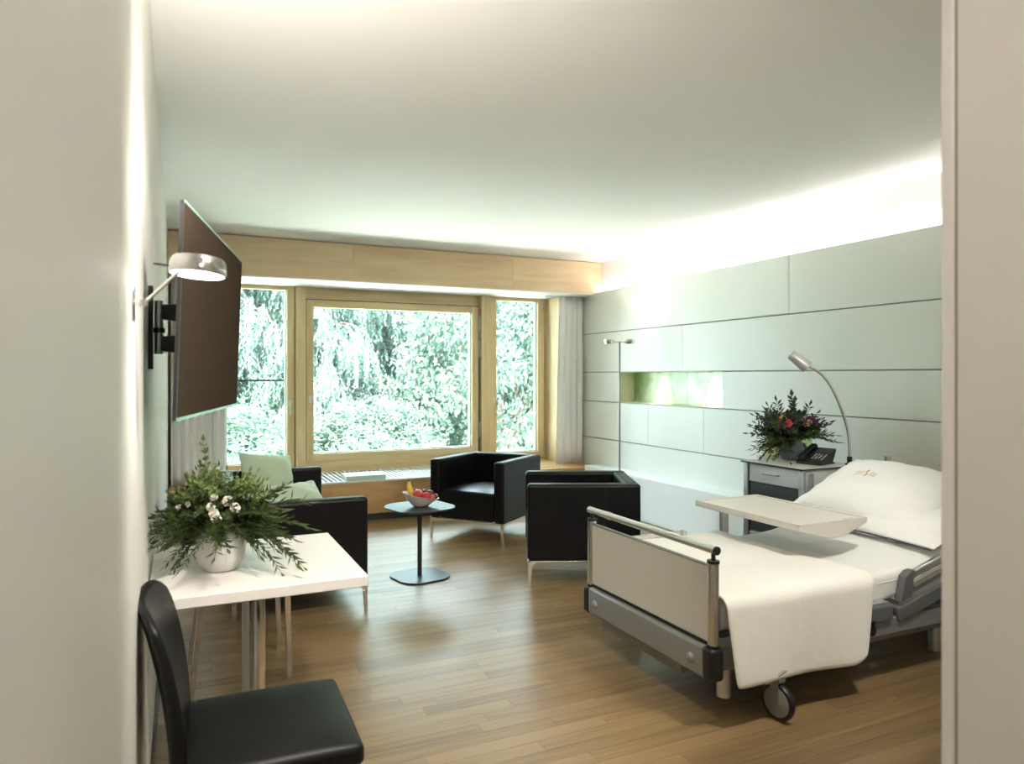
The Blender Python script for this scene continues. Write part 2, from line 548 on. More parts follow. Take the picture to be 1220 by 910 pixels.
# right wall with its sage panels, two niches and a cove behind the top of the panels
N1 = (4.82, 6.41, 1.113, 1.436)
N2 = (3.86, 4.34, 0.705, 1.108)
DEP = XR + 0.19
def wall_right():
    b = MB()
    b.box(DEP + 0.012, XU + 0.3, YE - 0.3, 7.95, -0.2, ZC + 0.05)
    x0, x1 = XR + 0.018, DEP + 0.012
    y0, y1 = YE, 7.62
    top = 2.275
    # backing behind the panels, leaving the niches open
    b.box(x0, x1, y0, y1, -0.1, N2[2])
    b.box(x0, x1, y0, N2[0], N2[2], N2[3])
    b.box(x0, x1, N2[1], y1, N2[2], N2[3])
    b.box(x0, x1, y0, N1[0], N2[3], N1[3])
    b.box(x0, x1, N1[1], y1, N2[3], N1[3])
    b.box(x0, x1, N1[0], N1[1], N2[3], N1[2])
    b.box(x0, x1, y0, y1, N1[3], top)
    w = b.build('wall_right', M_GAP, smooth=None)
    tag(w, 'wall clad with pale sage panels', kind='structure')
    up = MB().box(XU, DEP + 0.012, YE, 7.62, top, ZC).build('upper_wall', M_WHITEWALL, w, smooth=None)
    rows = [
        (1.869, ZP, [(YE, 4.085), (4.085, 7.40)]),
        (1.436, 1.866, [(YE, 2.60), (2.60, 5.365), (5.365, 7.40)]),
        (1.113, 1.433, [(YE, 2.10), (2.10, N1[0]), (N1[1], 7.40)]),
        (0.705, 1.110, [(YE, 1.90), (1.90, N2[0]), (N2[1], 5.07), (5.07, 5.90), (5.90, 7.40)]),
        (0.375, 0.702, [(YE, 3.30), (3.30, 7.40)]),
    ]
    g = 0.0018
    for z0, z1, cols in rows:
        for a, c in cols:
            MB().box(XR, XR + 0.022, a + g, c - g, z0 + 0.003, z1 - 0.003).build('wall_panel', M_PANEL, w, bevel=0.0015, seg=1)
    MB().box(XR - 0.20, XR + 0.02, 3.86, 6.795, 0.0, 0.42).build('wall_ledge', M_PLINTH, w, bevel=0.008, seg=3)
    MB().box(XR - 0.012, XR + 0.02, YE, 3.855, 0.0, 0.37).build('plinth', M_PLINTH, w, bevel=0.003)
    # niches
    for (a, c, z0, z1), panes in ((N1, 3), (N2, 1)):
        e = 0.004
        nb = MB()
        nb.box(XR + 0.002, DEP, c - e, c + 0.0, z0, z1)
        nb.box(XR + 0.002, DEP, a, a + e, z0, z1)
        nb.box(XR + 0.002, DEP, a, c, z0, z0 + e)
        nb.box(XR + 0.002, DEP, a, c, z1 - e, z1)
        nb.build('niche_lining', M_NICHE, w, smooth=None)
        cuts = [a + e, a + e + (c - a) * 0.44, a + e + (c - a) * 0.80, c - e] if panes == 3 else [a + e, c - e]
        for k in range(len(cuts) - 1):
            MB().box(DEP - 0.008, DEP + 0.004, cuts[k] + 0.001, cuts[k + 1] - 0.001, z0 + e, z1 - e).build('glass_pane', M_NICHEGLASS, w, bevel=0.001, seg=1)
    for y in (5.12, 5.88):
        s = MB().lathe([(0, 0), (0.022, 0), (0.026, -0.006), (0.0, -0.006)], 16, (XR + 0.12, y, N1[3] - 0.004)).build('niche_spotlight', M_SATIN, w)
        l = bpy.data.lights.new('niche_light', 'SPOT')
        l.energy = P_NICHE * 4
        l.spot_size = math.radians(75)
        l.spot_blend = 0.7
        l.shadow_soft_size = 0.012
        l.color = (1.0, 0.95, 0.78)
        o = bpy.data.objects.new('niche_light', l)
        o.location = (XR + 0.125, y, N1[3] - 0.018)
        o.rotation_euler = Vector((0.42, 0, -1)).to_track_quat('-Z', 'Y').to_euler()
        COL.objects.link(o)
        o.parent = w
    # cove: lamp strip lying behind the top edge of the panels
    MB().box(XR + 0.035, XR + 0.085, YE + 0.1, 7.0, top, top + 0.012).build('cove_lamp_strip', M_GRILLE, w)
    l = bpy.data.lights.new('cove_light', 'AREA')
    l.shape = 'RECTANGLE'
    l.size = 0.05
    l.size_y = 6.0
    l.energy = P_COVE
    l.color = (1.0, 0.955, 0.90)
    o = bpy.data.objects.new('cove_light', l)
    o.location = (XR + 0.060, (YE + 7.0) / 2 + 0.05, top + 0.02)
    o.rotation_euler = (PI, math.radians(22), 0)
    COL.objects.link(o)
    o.parent = w
    return w

def niche_glass():
    m = bpy.data.materials.new('green_printed_glass')
    m.use_nodes = True
    nt = m.node_tree
    N, L = nt.nodes, nt.links
    p = N['Principled BSDF']
    p.inputs['Roughness'].default_value = 0.25
    tc = N.new('ShaderNodeTexCoord')
    v = N.new('ShaderNodeTexVoronoi'); v.inputs['Scale'].default_value = 42; v.distance = 'MINKOWSKI'
    n = N.new('ShaderNodeTexNoise'); n.inputs['Scale'].default_value = 3.2; n.inputs['Detail'].default_value = 3
    L.new(tc.outputs['Object'], v.inputs['Vector']); L.new(tc.outputs['Object'], n.inputs['Vector'])
    a = N.new('ShaderNodeMath'); a.operation = 'MULTIPLY'
    r1 = N.new('ShaderNodeMapRange'); r1.inputs['From Min'].default_value = 0.1; r1.inputs['From Max'].default_value = 0.5
    L.new(v.outputs['Distance'], r1.inputs['Value'])
    r2 = N.new('ShaderNodeMapRange'); r2.inputs['From Min'].default_value = 0.42; r2.inputs['From Max'].default_value = 0.62
    L.new(n.outputs['Fac'], r2.inputs['Value'])
    L.new(r1.outputs[0], a.inputs[0]); L.new(r2.outputs[0], a.inputs[1])
    cr = N.new('ShaderNodeValToRGB')
    cr.color_ramp.elements[0].color = (0.36, 0.56, 0.20, 1)
    cr.color_ramp.elements[1].color = (0.72, 0.86, 0.58, 1)
    L.new(a.outputs[0], cr.inputs['Fac'])
    L.new(cr.outputs[0], p.inputs['Base Color'])
    return m
M_NICHEGLASS = niche_glass()
wall_right()

M_ENTRYTRIM = mat('entry_trim', (0.86, 0.82, 0.78), 0.45)
# entry block (bathroom) whose corner stands at the right of the view
we = MB().box(XE, XU + 0.3, YBACK - 0.2, YE, -0.05, ZC + 0.05).build('wall_entry', M_ENTRY, smooth=None)
tag(we, 'beige wall corner of the entry passage', kind='structure')
t1 = MB().box(XE - 0.006, XE + 0.03, YE - 0.019, YE + 0.003, 0, ZC).build('trim_1', M_ENTRYTRIM, bevel=0.003)
MB().box(XE - 0.0008, XE + 0.002, YE - 0.0225, YE - 0.019, 0, ZC).build('shadow_gap', mat('gap_brown', (0.32, 0.27, 0.23), 0.7), t1, smooth=None)
tag(t1, 'narrow beige corner strip of the entry wall', kind='structure')
wbk = MB().box(XL - 0.3, XE + 0.1, YBACK - 0.2, YBACK, -0.1, ZC + 0.05).build('wall_back', M_WALL, smooth=None)
tag(wbk, 'off-white wall with the entrance door', kind='structure')
d1 = MB().box(0.05, 1.02, YBACK, YBACK + 0.03, 0.0, 2.08).build('door_1', M_DOOR, bevel=0.003)
tag(d1, 'pale entrance door at the end of the passage', kind='structure')
MB().tube([(0.14, YBACK + 0.03, 1.02), (0.14, YBACK + 0.08, 1.02), (0.26, YBACK + 0.08, 1.02)], 0.009, 8).build('handle', M_SATIN, d1)

# downlight near the television wall, and two added as fill for bed and passage
def downlight(x, y, label, power, aim, cone):
    t = thing('ceiling_downlight', label, 'ceiling light', 'downlights over the entry end')
    MB().lathe([(0.075, 0), (0.095, -0.001), (0.098, -0.006), (0.078, -0.008), (0.075, 0)], 28).build('trim_ring', M_SATIN, t)
    MB().lathe([(0, -0.003), (0.075, -0.003), (0.075, 0.0), (0, 0.0)], 28).build('diffuser', M_LAMPGLOW, t)
    l = bpy.data.lights.new('downlight_lamp', 'SPOT')
    l.spot_size = math.radians(cone)
    l.spot_blend = 0.6
    l.shadow_soft_size = 0.12
    l.energy = power
    l.color = (1.0, 0.94, 0.85)
    o = bpy.data.objects.new('downlight_lamp', l)
    o.location = (0, 0, -0.075)
    o.rotation_euler = Vector(aim).to_track_quat('-Z', 'Y').to_euler()
    COL.objects.link(o)
    o.parent = t
    t.location = (x, y, ZC)
downlight(0.55, 1.20, 'round recessed downlight in the ceiling near the television wall', P_DOWN * 1.4, (-0.08, 0.85, -1.0), 78)
downlight(2.35, 1.28, 'added fill light in the ceiling before the bed, shaped as a round downlight', P_DOWN * 1.08, (-0.06, 1.05, -1.0), 84)  # added fill that brightens blanket, pillows and footboard
downlight(0.60, -0.45, 'added fill light in the passage ceiling before the door, shaped as a round downlight', P_DOWN * 0.30, (0.0, 0.5, -1.0), 130)  # added fill that brightens the entry walls and the front of the room

# ---- window wall
def window_wall():
    w = MB()
    w.box(XL - 0.3, 0.33, YW, 7.95, -0.2, ZC + 0.05)           # pier left
    w.box(4.00, XU + 0.3, YW, 7.95, -0.2, ZC + 0.05)           # pier right
    w.box(0.33, 4.00, YW, 7.95, -0.2, 0.40)                    # parapet
    w.box(0.33, 4.00, YW, 7.95, 2.36, ZC + 0.05)               # head
    o = w.build('wall_window', M_FRAME_Y, smooth=None)
    tag(o, 'oak-lined wall that holds the windows', kind='structure')
    MB().box(0.33, 4.00, YW + 0.03, 7.93, 0.40, 0.46).build('sill', M_FRAME_H, o, bevel=0.003)
    # mullions between the windows
    for x0, x1 in ((1.085, 1.185), (3.14, 3.255)):
        MB().box(x0, x1, YW - 0.03, YW + 0.12, 0.40, 2.36).build('mullion', M_FRAME_V, o, bevel=0.004)
    # board above the wide window and panel under it
    MB().box(1.185, 3.14, YW + 0.045, YW + 0.14, 2.19, 2.36).build('transom_panel', M_FRAME_H, o, bevel=0.002)
    MB().box(1.185, 3.14, YW + 0.02, YW + 0.05, 0.40, 0.505).build('apron_panel', M_FRAME_H, o, bevel=0.002)
    # side reveal next to the curtain
    MB().box(3.985, 4.02, 7.20, YW + 0.05, 0.38, 2.36).build('reveal_panel', M_FRAME_Y, o, bevel=0.002)
    MB().box(0.30, 0.33, 7.20, YW + 0.05, 0.38, 2.36).build('reveal_panel', M_FRAME_Y, o, bevel=0.002)
window_wall()

M_HANDLE = mat('handle_grey', (0.72, 0.72, 0.70), 0.35)
M_SASHGAP = mat('sash_gap_brown', (0.06, 0.05, 0.035), 0.7)
def window(n, x0, x1, z0, z1, label, fw, handle, hinges, yf):
    """one sash: four members, a pane, its handle and hinges; x1 is the hinge side when hinges > 0"""
    y0, y1 = yf, yf + 0.075
    root = MB()
    root.box(x0, x0 + fw, y0, y1, z0, z1)
    r = root.build('window_%d' % n, M_FRAME_V, bevel=0.005)
    tag(r, label, kind='structure')
    MB().box(x1 - fw, x1, y0, y1, z0, z1).build('sash_stile', M_FRAME_V, r, bevel=0.005)
    MB().box(x0 + fw, x1 - fw, y0 + 0.001, y1, z1 - fw, z1).build('sash_rail', M_FRAME_H, r, bevel=0.003)
    MB().box(x0 + fw, x1 - fw, y0 + 0.001, y1, z0, z0 + fw).build('sash_rail', M_FRAME_H, r, bevel=0.003)
    MB().box(x0 + fw, x1 - fw, y0 + 0.045, y0 + 0.051, z0 + fw, z1 - fw).build('pane', M_GLASS, r, smooth=None)
    # steel spacer seen at the edge of the glass
    e = MB()
    e.box(x1 - fw - 0.012, x1 - fw, y0 + 0.052, y1 + 0.02, z0 + fw, z1 - fw)
    e.box(x0 + fw, x1 - fw, y0 + 0.052, y1 + 0.02, z0 + fw, z0 + fw + 0.012)
    e.build('glazing_bead', M_ALU, r)
    k = 0.028
    fr = MB()
    ya, yb = y1 + 0.001, y1 + 0.05
    for a, b, c, d in ((x0 - 0.012, x0 + k, z0 - 0.012, z1 + 0.012), (x1 - k, x1 + 0.024, z0 - 0.012, z1 + 0.012)):
        MB().box(a, b, ya, yb, c, d).build('fixed_frame', M_FRAME_V, r)
    for c, d in ((z0 - 0.012, z0 + k), (z1 - k, z1 + 0.012)):
        MB().box(x0 + k, x1 - k, ya, yb, c, d).build('fixed_frame', M_FRAME_H, r)
    g = 0.009
    sl = MB().box(x0 - g, x0, y0 + 0.025, y1, z0 - g, z1 + g).box(x1, x1 + g, y0 + 0.025, y1, z0 - g, z1 + g)
    sl.box(x0, x1, y0 + 0.025, y1, z1, z1 + g).box(x0, x1, y0 + 0.025, y1, z0 - g, z0)
    sl.build('seal_shadow_gap', M_SASHGAP, r)  # dark strips paint the shadow gap round the sash, where its seal sits
    hx, hz, style = handle
    h = MB()
    h.box(hx - 0.014, hx + 0.014, y0 - 0.010, y0, hz - 0.035, hz + 0.035)
    if style == 'lever':
        h.box(hx - 0.009, hx + 0.009, y0 - 0.042, y0 - 0.010, hz + 0.012, hz + 0.030)
        h.box(hx - 0.010, hx + 0.010, y0 - 0.050, y0 - 0.036, hz - 0.11, hz + 0.030)
    else:
        h.cyl((hx, y0 - 0.010, hz), (hx, y0 - 0.028, hz), 0.012, seg=12)
    h.build('handle', M_HANDLE, r, bevel=0.002)
    for hz in hinges:
        MB().box(x1 + 0.001, x1 + 0.018, y0 - 0.018, y0 + 0.012, hz - 0.085, hz + 0.085).cyl((x1 + 0.008, y0 - 0.012, hz - 0.09), (x1 + 0.008, y0 - 0.012, hz + 0.09), 0.008, seg=8).build('hinge', M_HINGE, r)
    return r
win1 = window(1, 0.345, 1.078, 0.425, 2.345, 'tall narrow oak window beside the sofa', 0.075, (1.03, 1.11, 'lever'), (), YW)
win2 = window(2, 1.195, 3.115, 0.505, 2.185, 'wide oak picture window in the middle', 0.075, (1.232, 1.15, 'knob'), (2.00, 1.70, 0.78), YW + 0.005)
win3 = window(3, 3.265, 3.955, 0.425, 2.345, 'tall narrow oak window beside the white curtain', 0.075, (3.302, 1.11, 'knob'), (2.25, 0.55), YW)

# guard rail outside the tall window by the sofa
gr = thing('guard_rail', 'dark slim guard rail with glass outside the tall window by the sofa', 'railing')
MB().box(0.30, 1.10, 7.97, 7.99, 1.335, 1.355).build('top_rail', M_BLACKP, gr)
MB().box(0.36, 1.06, 7.976, 7.984, 0.46, 1.335).build('glass_sheet', M_GLASS, gr, smooth=None)
for x in (0.355, 1.035):
    MB().box(x, x + 0.035, 7.965, 7.995, 1.07, 1.105).build('clip', M_BLACKP, gr)
for x in (0.30, 1.07):
    MB().box(x, x + 0.03, 7.952, 7.99, 0.44, 1.335).build('bracket', M_BLACKP, gr)
settle(gr, (0.70, 7.97, 0.44))

# ---- oak beam under the ceiling with its two boards and the white soffit
bm_ = MB().box(XL, XU, YB + 0.022, YB + 0.10, 2.312, ZC - 0.004).build('trim_2', M_FRAME_H, smooth=None)
tag(bm_, 'oak pelmet beam below the ceiling above the windows', kind='structure')
for a, c in ((XL + 0.004, 1.52), (1.52, 3.22), (3.22, XU - 0.002)):
    MB().box(a + 0.0006, c - 0.0006, YB, YB + 0.022, 2.310, ZC - 0.008).build('beam_board', M_BEAM, bm_, bevel=0.001, seg=1)
MB().box(XL, XU, YB + 0.001, YB + 0.24, 2.300, 2.3095).build('soffit', M_WHITEWALL, bm_, smooth=None)
rail = MB()
for y in (7.20, 7.28):
    rail.box(XL + 0.02, 0.30, y - 0.008, y + 0.008, 2.292, 2.31)
    rail.box(3.80, XU - 0.11, y - 0.008, y + 0.008, 2.292, 2.31)
rail.box(XL, XU, YB + 0.24, 7.61, 2.31, 2.36)
rail.build('curtain_track', M_WHITEWALL, bm_, smooth=None)

# ---- bench with the radiator grille in front of the windows
def bench():
    t = thing('radiator_bench', 'low oak radiator bench with a white slotted grille below the windows', 'bench')
    y0, y1, zt = 6.80, YW + 0.02, 0.395
    MB().box(XL + 0.01, XU - 0.002, y0 + 0.06, y0 + 0.08, 0.0, 0.075).build('kick_board', M_BLACKGAP, t)
    MB().box(XL + 0.01, XU - 0.002, y0 + 0.08, y1, 0.0, 0.30).build('carcass', M_BLACKGAP, t)
    for a, c in ((XL + 0.01, 1.30), (1.30, 2.78), (2.78, XU - 0.002)):
        MB().box(a + 0.001, c - 0.001, y0, y0 + 0.025, 0.075, zt - 0.012).build('front_board', M_BENCH, t, bevel=0.0015)
    # solid oak end next to the curtain and at the wall of the sofa
    MB().box(3.05, XU - 0.002, y0 - 0.004, y1, zt - 0.022, zt).build('top_board', M_BENCH, t, bevel=0.002)
    MB().box(XL + 0.01, 0.30, y0 - 0.004, y1, zt - 0.022, zt).build('top_board', M_BENCH, t, bevel=0.002)
    MB().box(0.30, 3.05, y0 + 0.78, y1, zt - 0.022, zt).build('top_board', M_BENCH, t, bevel=0.002)
    # grille frame and its single bars
    MB().box(0.30, 3.05, y0 - 0.002, y0 + 0.03, zt - 0.014, zt + 0.002).box(0.30, 3.05, y0 + 0.74, y0 + 0.78, zt - 0.014, zt + 0.002).build('grille_frame', M_GRILLE, t)
    bar = MB().box(0, 0.020, y0 + 0.03, y0 + 0.74, zt - 0.012, zt + 0.001).mesh('grille_bar', None)
    x = 0.31
    while x < 3.03:
        o = link('grille_bar', bar, M_GRILLE, t)
        o.location = (x, 0, 0)
        x += 0.046
    return t
settle(bench(), (2.1, 7.2, 0))

# ---- curtains
def curtain(x0, x1, y, z0, z1, folds, amp, label, flare=0.0):
    nx, nz = folds * 12, 10
    P = []
    rnd = random.Random(int(x0 * 100) + 5)
    ph = [rnd.uniform(-0.5, 0.5) for _ in range(folds + 2)]
    for i in range(nx + 1):
        s = i / nx
        row = []
        for j in range(nz + 1):
            h = j / nz
            a = amp * (0.75 + 0.25 * math.sin(s * 9 + 1)) * (0.6 + 0.4 * (1 - h))
            k = int(s * folds)
            x = x0 + (x1 - x0) * s + 0.008 * math.sin(s * folds * 4 * PI + ph[k]) - flare * (1 - h) * (1 - s)
            yy = y + a * math.sin(s * folds * 2 * PI + 0.5 * math.sin(h * 2 + ph[k]))
            row.append((x, yy, z0 + (z1 - z0) * h))
        P.append(row)
    o = MB().grid(P).build('curtain', M_CURTAIN, smooth=180)
    so = o.modifiers.new('thickness', 'SOLIDIFY')
    so.thickness = 0.003
    tag(o, label, 'curtain', 'white curtains at the windows')
    settle(o, ((x0 + x1) / 2, y, z0))
    return o
curtain(3.90, 4.20, 7.12, 0.400, 2.298, 4, 0.022, 'white curtain gathered in folds beside the sage panelled wall', flare=0.05)
curtain(-0.06, 0.40, 7.14, 0.400, 2.298, 7, 0.030, 'white curtain gathered in folds between the television wall and the window')

# ================================================================== FURNITURE
def slab_shell(front, back):
    """closed solid from two point grids of equal size"""
    n, m = len(front), len(front[0])
    vs = [p for r in front for p in r] + [p for r in back for p in r]
    o = n * m
    fs = []
    for i in range(n - 1):
        for j in range(m - 1):
            fs.append((i * m + j, (i + 1) * m + j, (i + 1) * m + j + 1, i * m + j + 1))
            fs.append((o + i * m + j, o + i * m + j + 1, o + (i + 1) * m + j + 1, o + (i + 1) * m + j))
    for i in range(n - 1):
        fs.append((i * m, o + i * m, o + (i + 1) * m, (i + 1) * m))
        fs.append((i * m + m - 1, (i + 1) * m + m - 1, o + (i + 1) * m + m - 1, o + i * m + m - 1))
    for j in range(m - 1):
        fs.append((j, j + 1, o + j + 1, o + j))
        fs.append(((n - 1) * m + j, o + (n - 1) * m + j, o + (n - 1) * m + j + 1, (n - 1) * m + j + 1))
    return MB().add(vs, fs)

def cushion_block(x0, x1, y0, y1, z0, z1, dome=0.02, n=10):
    """upholstered block with a domed top"""
    top, bot = [], []
    for i in range(n + 1):
        a = i / n
        r, q = [], []
        for j in range(n + 1):
            b = j / n
            x, y = x0 + (x1 - x0) * a, y0 + (y1 - y0) * b
            d = (1 - (2 * a - 1) ** 4) * (1 - (2 * b - 1) ** 4)
            r.append((x, y, z1 + dome * d))
            q.append((x, y, z0))
        top.append(r); bot.append(q)
    return slab_shell(top, bot)

# ---- club chair / sofa : cube shape with thin sides, steel frame and tapered legs; faces +x, base at its centre
def club_seat(name, label, cat, W, D, seats, group=None):
    t = thing(name, label, cat, group)
    H, zb, th = 0.68, 0.175, 0.095
    x0, x1, y0, y1 = -D / 2, D / 2, -W / 2, W / 2
    for s in (-1, 1):
        a, c = (y0, y0 + th) if s < 0 else (y1 - th, y1)
        MB().box(x0, x1, a, c, zb, H).build('armrest', M_LEATHER, t, bevel=0.022, seg=4)
        MB().box(x0 + 0.235, x0 + 0.238, (a - 0.0006) if s < 0 else (c - 0.002), (a + 0.002) if s < 0 else (c + 0.0006), zb + 0.02, H - 0.025).build('seam', M_SEAM, t, smooth=None)
    MB().box(x0, x0 + 0.10, y0 + th - 0.01, y1 - th + 0.01, zb, H - 0.001).build('backrest', M_LEATHER, t, bevel=0.022, seg=4)
    w = (W - 2 * th) / seats
    for k in range(seats):
        a = y0 + th + k * w
        cushion_block(x0 + 0.09, x1 - 0.006, a + 0.002, a + w - 0.002, zb + 0.002, 0.415, 0.026).build('seat_cushion', M_LEATHER, t, bevel=0.02, seg=3)
    # steel frame under the seat
    f = MB()
    z1_, z0_ = zb, zb - 0.016
    i = 0.004
    f.box(x0 + i, x1 - i, y0 + i, y0 + i + 0.02, z0_, z1_).box(x0 + i, x1 - i, y1 - i - 0.02, y1 - i, z0_, z1_)
    f.box(x0 + i, x0 + i + 0.02, y0 + i, y1 - i, z0_, z1_).box(x1 - i - 0.02, x1 - i, y0 + i, y1 - i, z0_, z1_)
    f.build('steel_frame', M_CHROME, t, bevel=0.002)
    for sx in (-1, 1):
        for sy in (-1, 1):
            cx, cy = sx * (D / 2 - i), sy * (W / 2 - i)
            def ring(z, w_, d_):
                p = [(cx, cy), (cx - sx * d_, cy), (cx - sx * d_, cy - sy * w_), (cx, cy - sy * w_)]
                if sx * sy < 0: p = [p[0], p[3], p[2], p[1]]
                return [(a, b, z) for a, b in p]
            g = MB().hexa(ring(0.0, 0.016, 0.016), ring(0.13, 0.022, 0.026))
            g.hexa(ring(0.13, 0.022, 0.026), ring(z0_ + 0.002, 0.022, 0.055))
            g.build('leg', M_CHROME, t, bevel=0.0015)
    return t

AW, AD = 0.72, 0.75
def place_by_front_corner(o, corner, facing, side, W, D):
    """put a club seat so that one front foot stands on `corner`"""
    ang = math.atan2(facing[1], facing[0])
    R = Matrix.Rotation(ang, 2)
    c = R @ Vector((D / 2, side * W / 2))
    o.location = (corner[0] - c.x, corner[1] - c.y, 0)
    o.rotation_euler = (0, 0, ang)
arm1 = club_seat('armchair', 'black leather cube armchair by the window with its seat turned to the room', 'armchair', AW, AD, 1, 'black leather armchairs')
place_by_front_corner(arm1, (1.965, 5.93), (-0.785, -0.62), -1, AW, AD)
arm2 = copy_tree(arm1)
arm2['label'] = 'black leather cube armchair beside the bed with its outer arm turned to the footboard'
place_by_front_corner(arm2, (2.085, 4.25), (-0.907, 0.421), 1, AW, AD)
SW, SD = 1.62, 0.76
sofa = club_seat('sofa', 'black leather two-seat sofa standing along the television wall', 'sofa', SW, SD, 2)
sofa.location = (1.02 - SD / 2, 4.22 + SW / 2, 0)

# ---- pillows
def pillow_mesh(name, w, d, h, seed=0, n=26, wr=0.006, pinch=0.06):
    """closed pillow, corners drawn out, wrinkles running in from the edges"""
    rnd = random.Random(seed)
    a1, a2, a3 = [rnd.uniform(0, 6) for _ in range(3)]
    def pt(u, v, s):
        k = pinch
        x = u * w / 2 * (1 - k * (1 - v * v) * abs(u) ** 1.5 * 0.9)
        y = v * d / 2 * (1 - k * (1 - u * u) * abs(v) ** 1.5 * 0.9)
        f = max(0.0, (1 - abs(u) ** 2.6)) ** 0.55 * max(0.0, (1 - abs(v) ** 2.6)) ** 0.55
        edge = max(abs(u), abs(v))
        z = s * h / 2 * f
        ww = wr * f ** 0.4 * (edge ** 2)
        z += s * ww * (math.sin(u * 17 + a1 + 2 * v) * (abs(v) ** 2) + math.sin(v * 15 + a2 + 2 * u) * abs(u) ** 2)
        z += s * wr * 0.7 * f * math.sin(u * 5 + v * 4 + a3)
        return (x, y, z)
    def cell(i):
        t = -1 + 2 * i / n
        return math.copysign(1 - (1 - abs(t)) ** 1.5, t)
    vs, fs = [], []
    top = {}
    bot = {}
    for i in range(n + 1):
        for j in range(n + 1):
            u, v = cell(i), cell(j)
            top[i, j] = len(vs); vs.append(pt(u, v, 1))
            if i in (0, n) or j in (0, n):
                bot[i, j] = top[i, j]
            else:
                bot[i, j] = len(vs); vs.append(pt(u, v, -1))
    for i in range(n):
        for j in range(n):
            fs.append((top[i, j], top[i + 1, j], top[i + 1, j + 1], top[i, j + 1]))
            fs.append((bot[i, j], bot[i, j + 1], bot[i + 1, j + 1], bot[i + 1, j]))
    return MB().add(vs, fs).mesh(name, 180), pt

def pillow(name, label, cat, w, d, h, m, loc, rot, seed, group=None, sub=1, wr=0.006, pinch=0.06):
    me, pt = pillow_mesh(name, w, d, h, seed, wr=wr, pinch=pinch)
    o = link(name, me, m, None, sub=sub)
    o.location = loc
    o.rotation_euler = rot
    tag(o, label, cat, group)
    return o, pt

# cushions on the sofa
pillow('cushion', 'sage green square cushion leaning upright on the sofa', 'cushion', 0.44, 0.44, 0.15, M_CUSHION, (0.60, 5.55, 0.615), (math.radians(66), math.radians(8), math.radians(28)), 3, 'green cushions on the sofa', wr=0.008)
pillow('cushion', 'sage green cushion lying flat on the sofa seat below the upright one', 'cushion', 0.46, 0.44, 0.14, M_CUSHION, (0.66, 4.83, 0.555), (math.radians(28), math.radians(-4), math.radians(10)), 5, 'green cushions on the sofa', wr=0.010)

# ---- side table with bowl and fruit
def side_table():
    t = thing('side_table', 'small black side table with rounded square top between the seats', 'table')
    top = rrect(0.43, 0.43, 0.13, 7)
    top = [(x * (1 + 0.05 * math.cos(2 * math.atan2(y, x)) ** 2), y * (1 + 0.05 * math.cos(2 * math.atan2(y, x)) ** 2)) for x, y in top]
    MB().prism(top, 0.478, 0.490).build('table_top', M_BLACKM, t, bevel=0.003)
    MB().cyl((0, 0, 0.012), (0, 0, 0.478), 0.016, seg=16).build('column', M_BLACKM, t)
    base = [(x * 0.84, y * 0.84) for x, y in top]
    MB().prism(base, 0.0, 0.012).build('base_plate', M_BLACKM, t, bevel=0.003)
    return t
st = side_table()
st.location = (1.52, 4.80, 0)
st.rotation_euler = (0, 0, math.radians(12))
BX, BY, BZ = 1.525, 4.79, 0.490
def fruit_bowl():
    prof = [(0.0, 0.0), (0.045, 0.0), (0.062, 0.012), (0.10, 0.045), (0.125, 0.075), (0.128, 0.078), (0.124, 0.079), (0.097, 0.052), (0.06, 0.02), (0.0, 0.014)]
    b = MB().lathe(prof, 36)
    vs = []
    for x, y, z in b.v:
        k = z / 0.079
        # oval bowl whose one end rises
        vs.append((x * 1.0, y * 0.74, z * (1.0 - 0.30 * (x / 0.128) * k)))
    b.v = vs
    o = b.build('fruit_bowl', M_BOWL, smooth=60)
    tag(o, 'pale grey oval bowl of fruit on the black side table', 'bowl')
    o.location = (BX, BY, BZ)
    o.rotation_euler = (0, 0, -YAW)
    return o
fruit_bowl()
def bw(x, y, z):
    c, s = math.cos(-YAW), math.sin(-YAW)
    return (BX + c * x - s * y, BY + s * x + c * y, BZ + z)
def banana():
    pts, rs = [], []
    for k in range(9):
        s = k / 8
        a = math.radians(20 + 78 * s)
        pts.append((-0.028 - 0.10 * math.sin(a) * 0.9 + 0.035, 0.012 - 0.014 * s, 0.052 + 0.105 * (1 - math.cos(a))))
        rs.append(0.004 + 0.0165 * math.sin(PI * min(1, max(0, 0.08 + 0.84 * s))) ** 0.6)
    t = thing('banana', 'ripe yellow banana standing up in the fruit bowl', 'banana')
    b = MB().tube([bw(*p) for p in pts], rs, 8)
    b.build('peel', M_BANANA, t, smooth=30)
    e = pts[-1]
    MB().tube([bw(*e), bw(e[0] + 0.002, e[1], e[2] + 0.014)], [0.006, 0.005], 8).build('stalk', M_BANTIP, t)
    settle(t, bw(-0.03, 0, 0.03))
banana()
def fruit(name, label, cat, m, x, y, z, r, group, stem=True):
    prof = []
    for i in range(11):
        a = PI * i / 10
        rr = r * math.sin(a) * (1 + 0.05 * math.cos(a))
        zz = -r * 0.93 * math.cos(a)
        if i == 10: rr, zz = 0, r * 0.74
        if i == 9: zz = r * 0.86
        prof.append((max(rr, 0), zz))
    t = thing(name, label, cat, group, bw(x, y, z - r))
    MB().lathe(prof, 16, (0, 0, r)).build('skin', m, t, smooth=60)
    if stem:
        MB().tube([(0, 0, r * 1.7), (0.002, 0.001, r * 2.02)], 0.0016, 6).build('stalk', M_BANTIP, t)
    t.rotation_euler = (0, 0, 0)
fruit('apple', 'red apple next to the banana in the bowl', 'apple', M_APPLE, -0.018, -0.022, 0.088, 0.036, 'apples in the bowl')
fruit('apple', 'red apple at the front of the bowl, lowest in the pile', 'apple', M_APPLE, 0.038, -0.030, 0.074, 0.032, 'apples in the bowl')
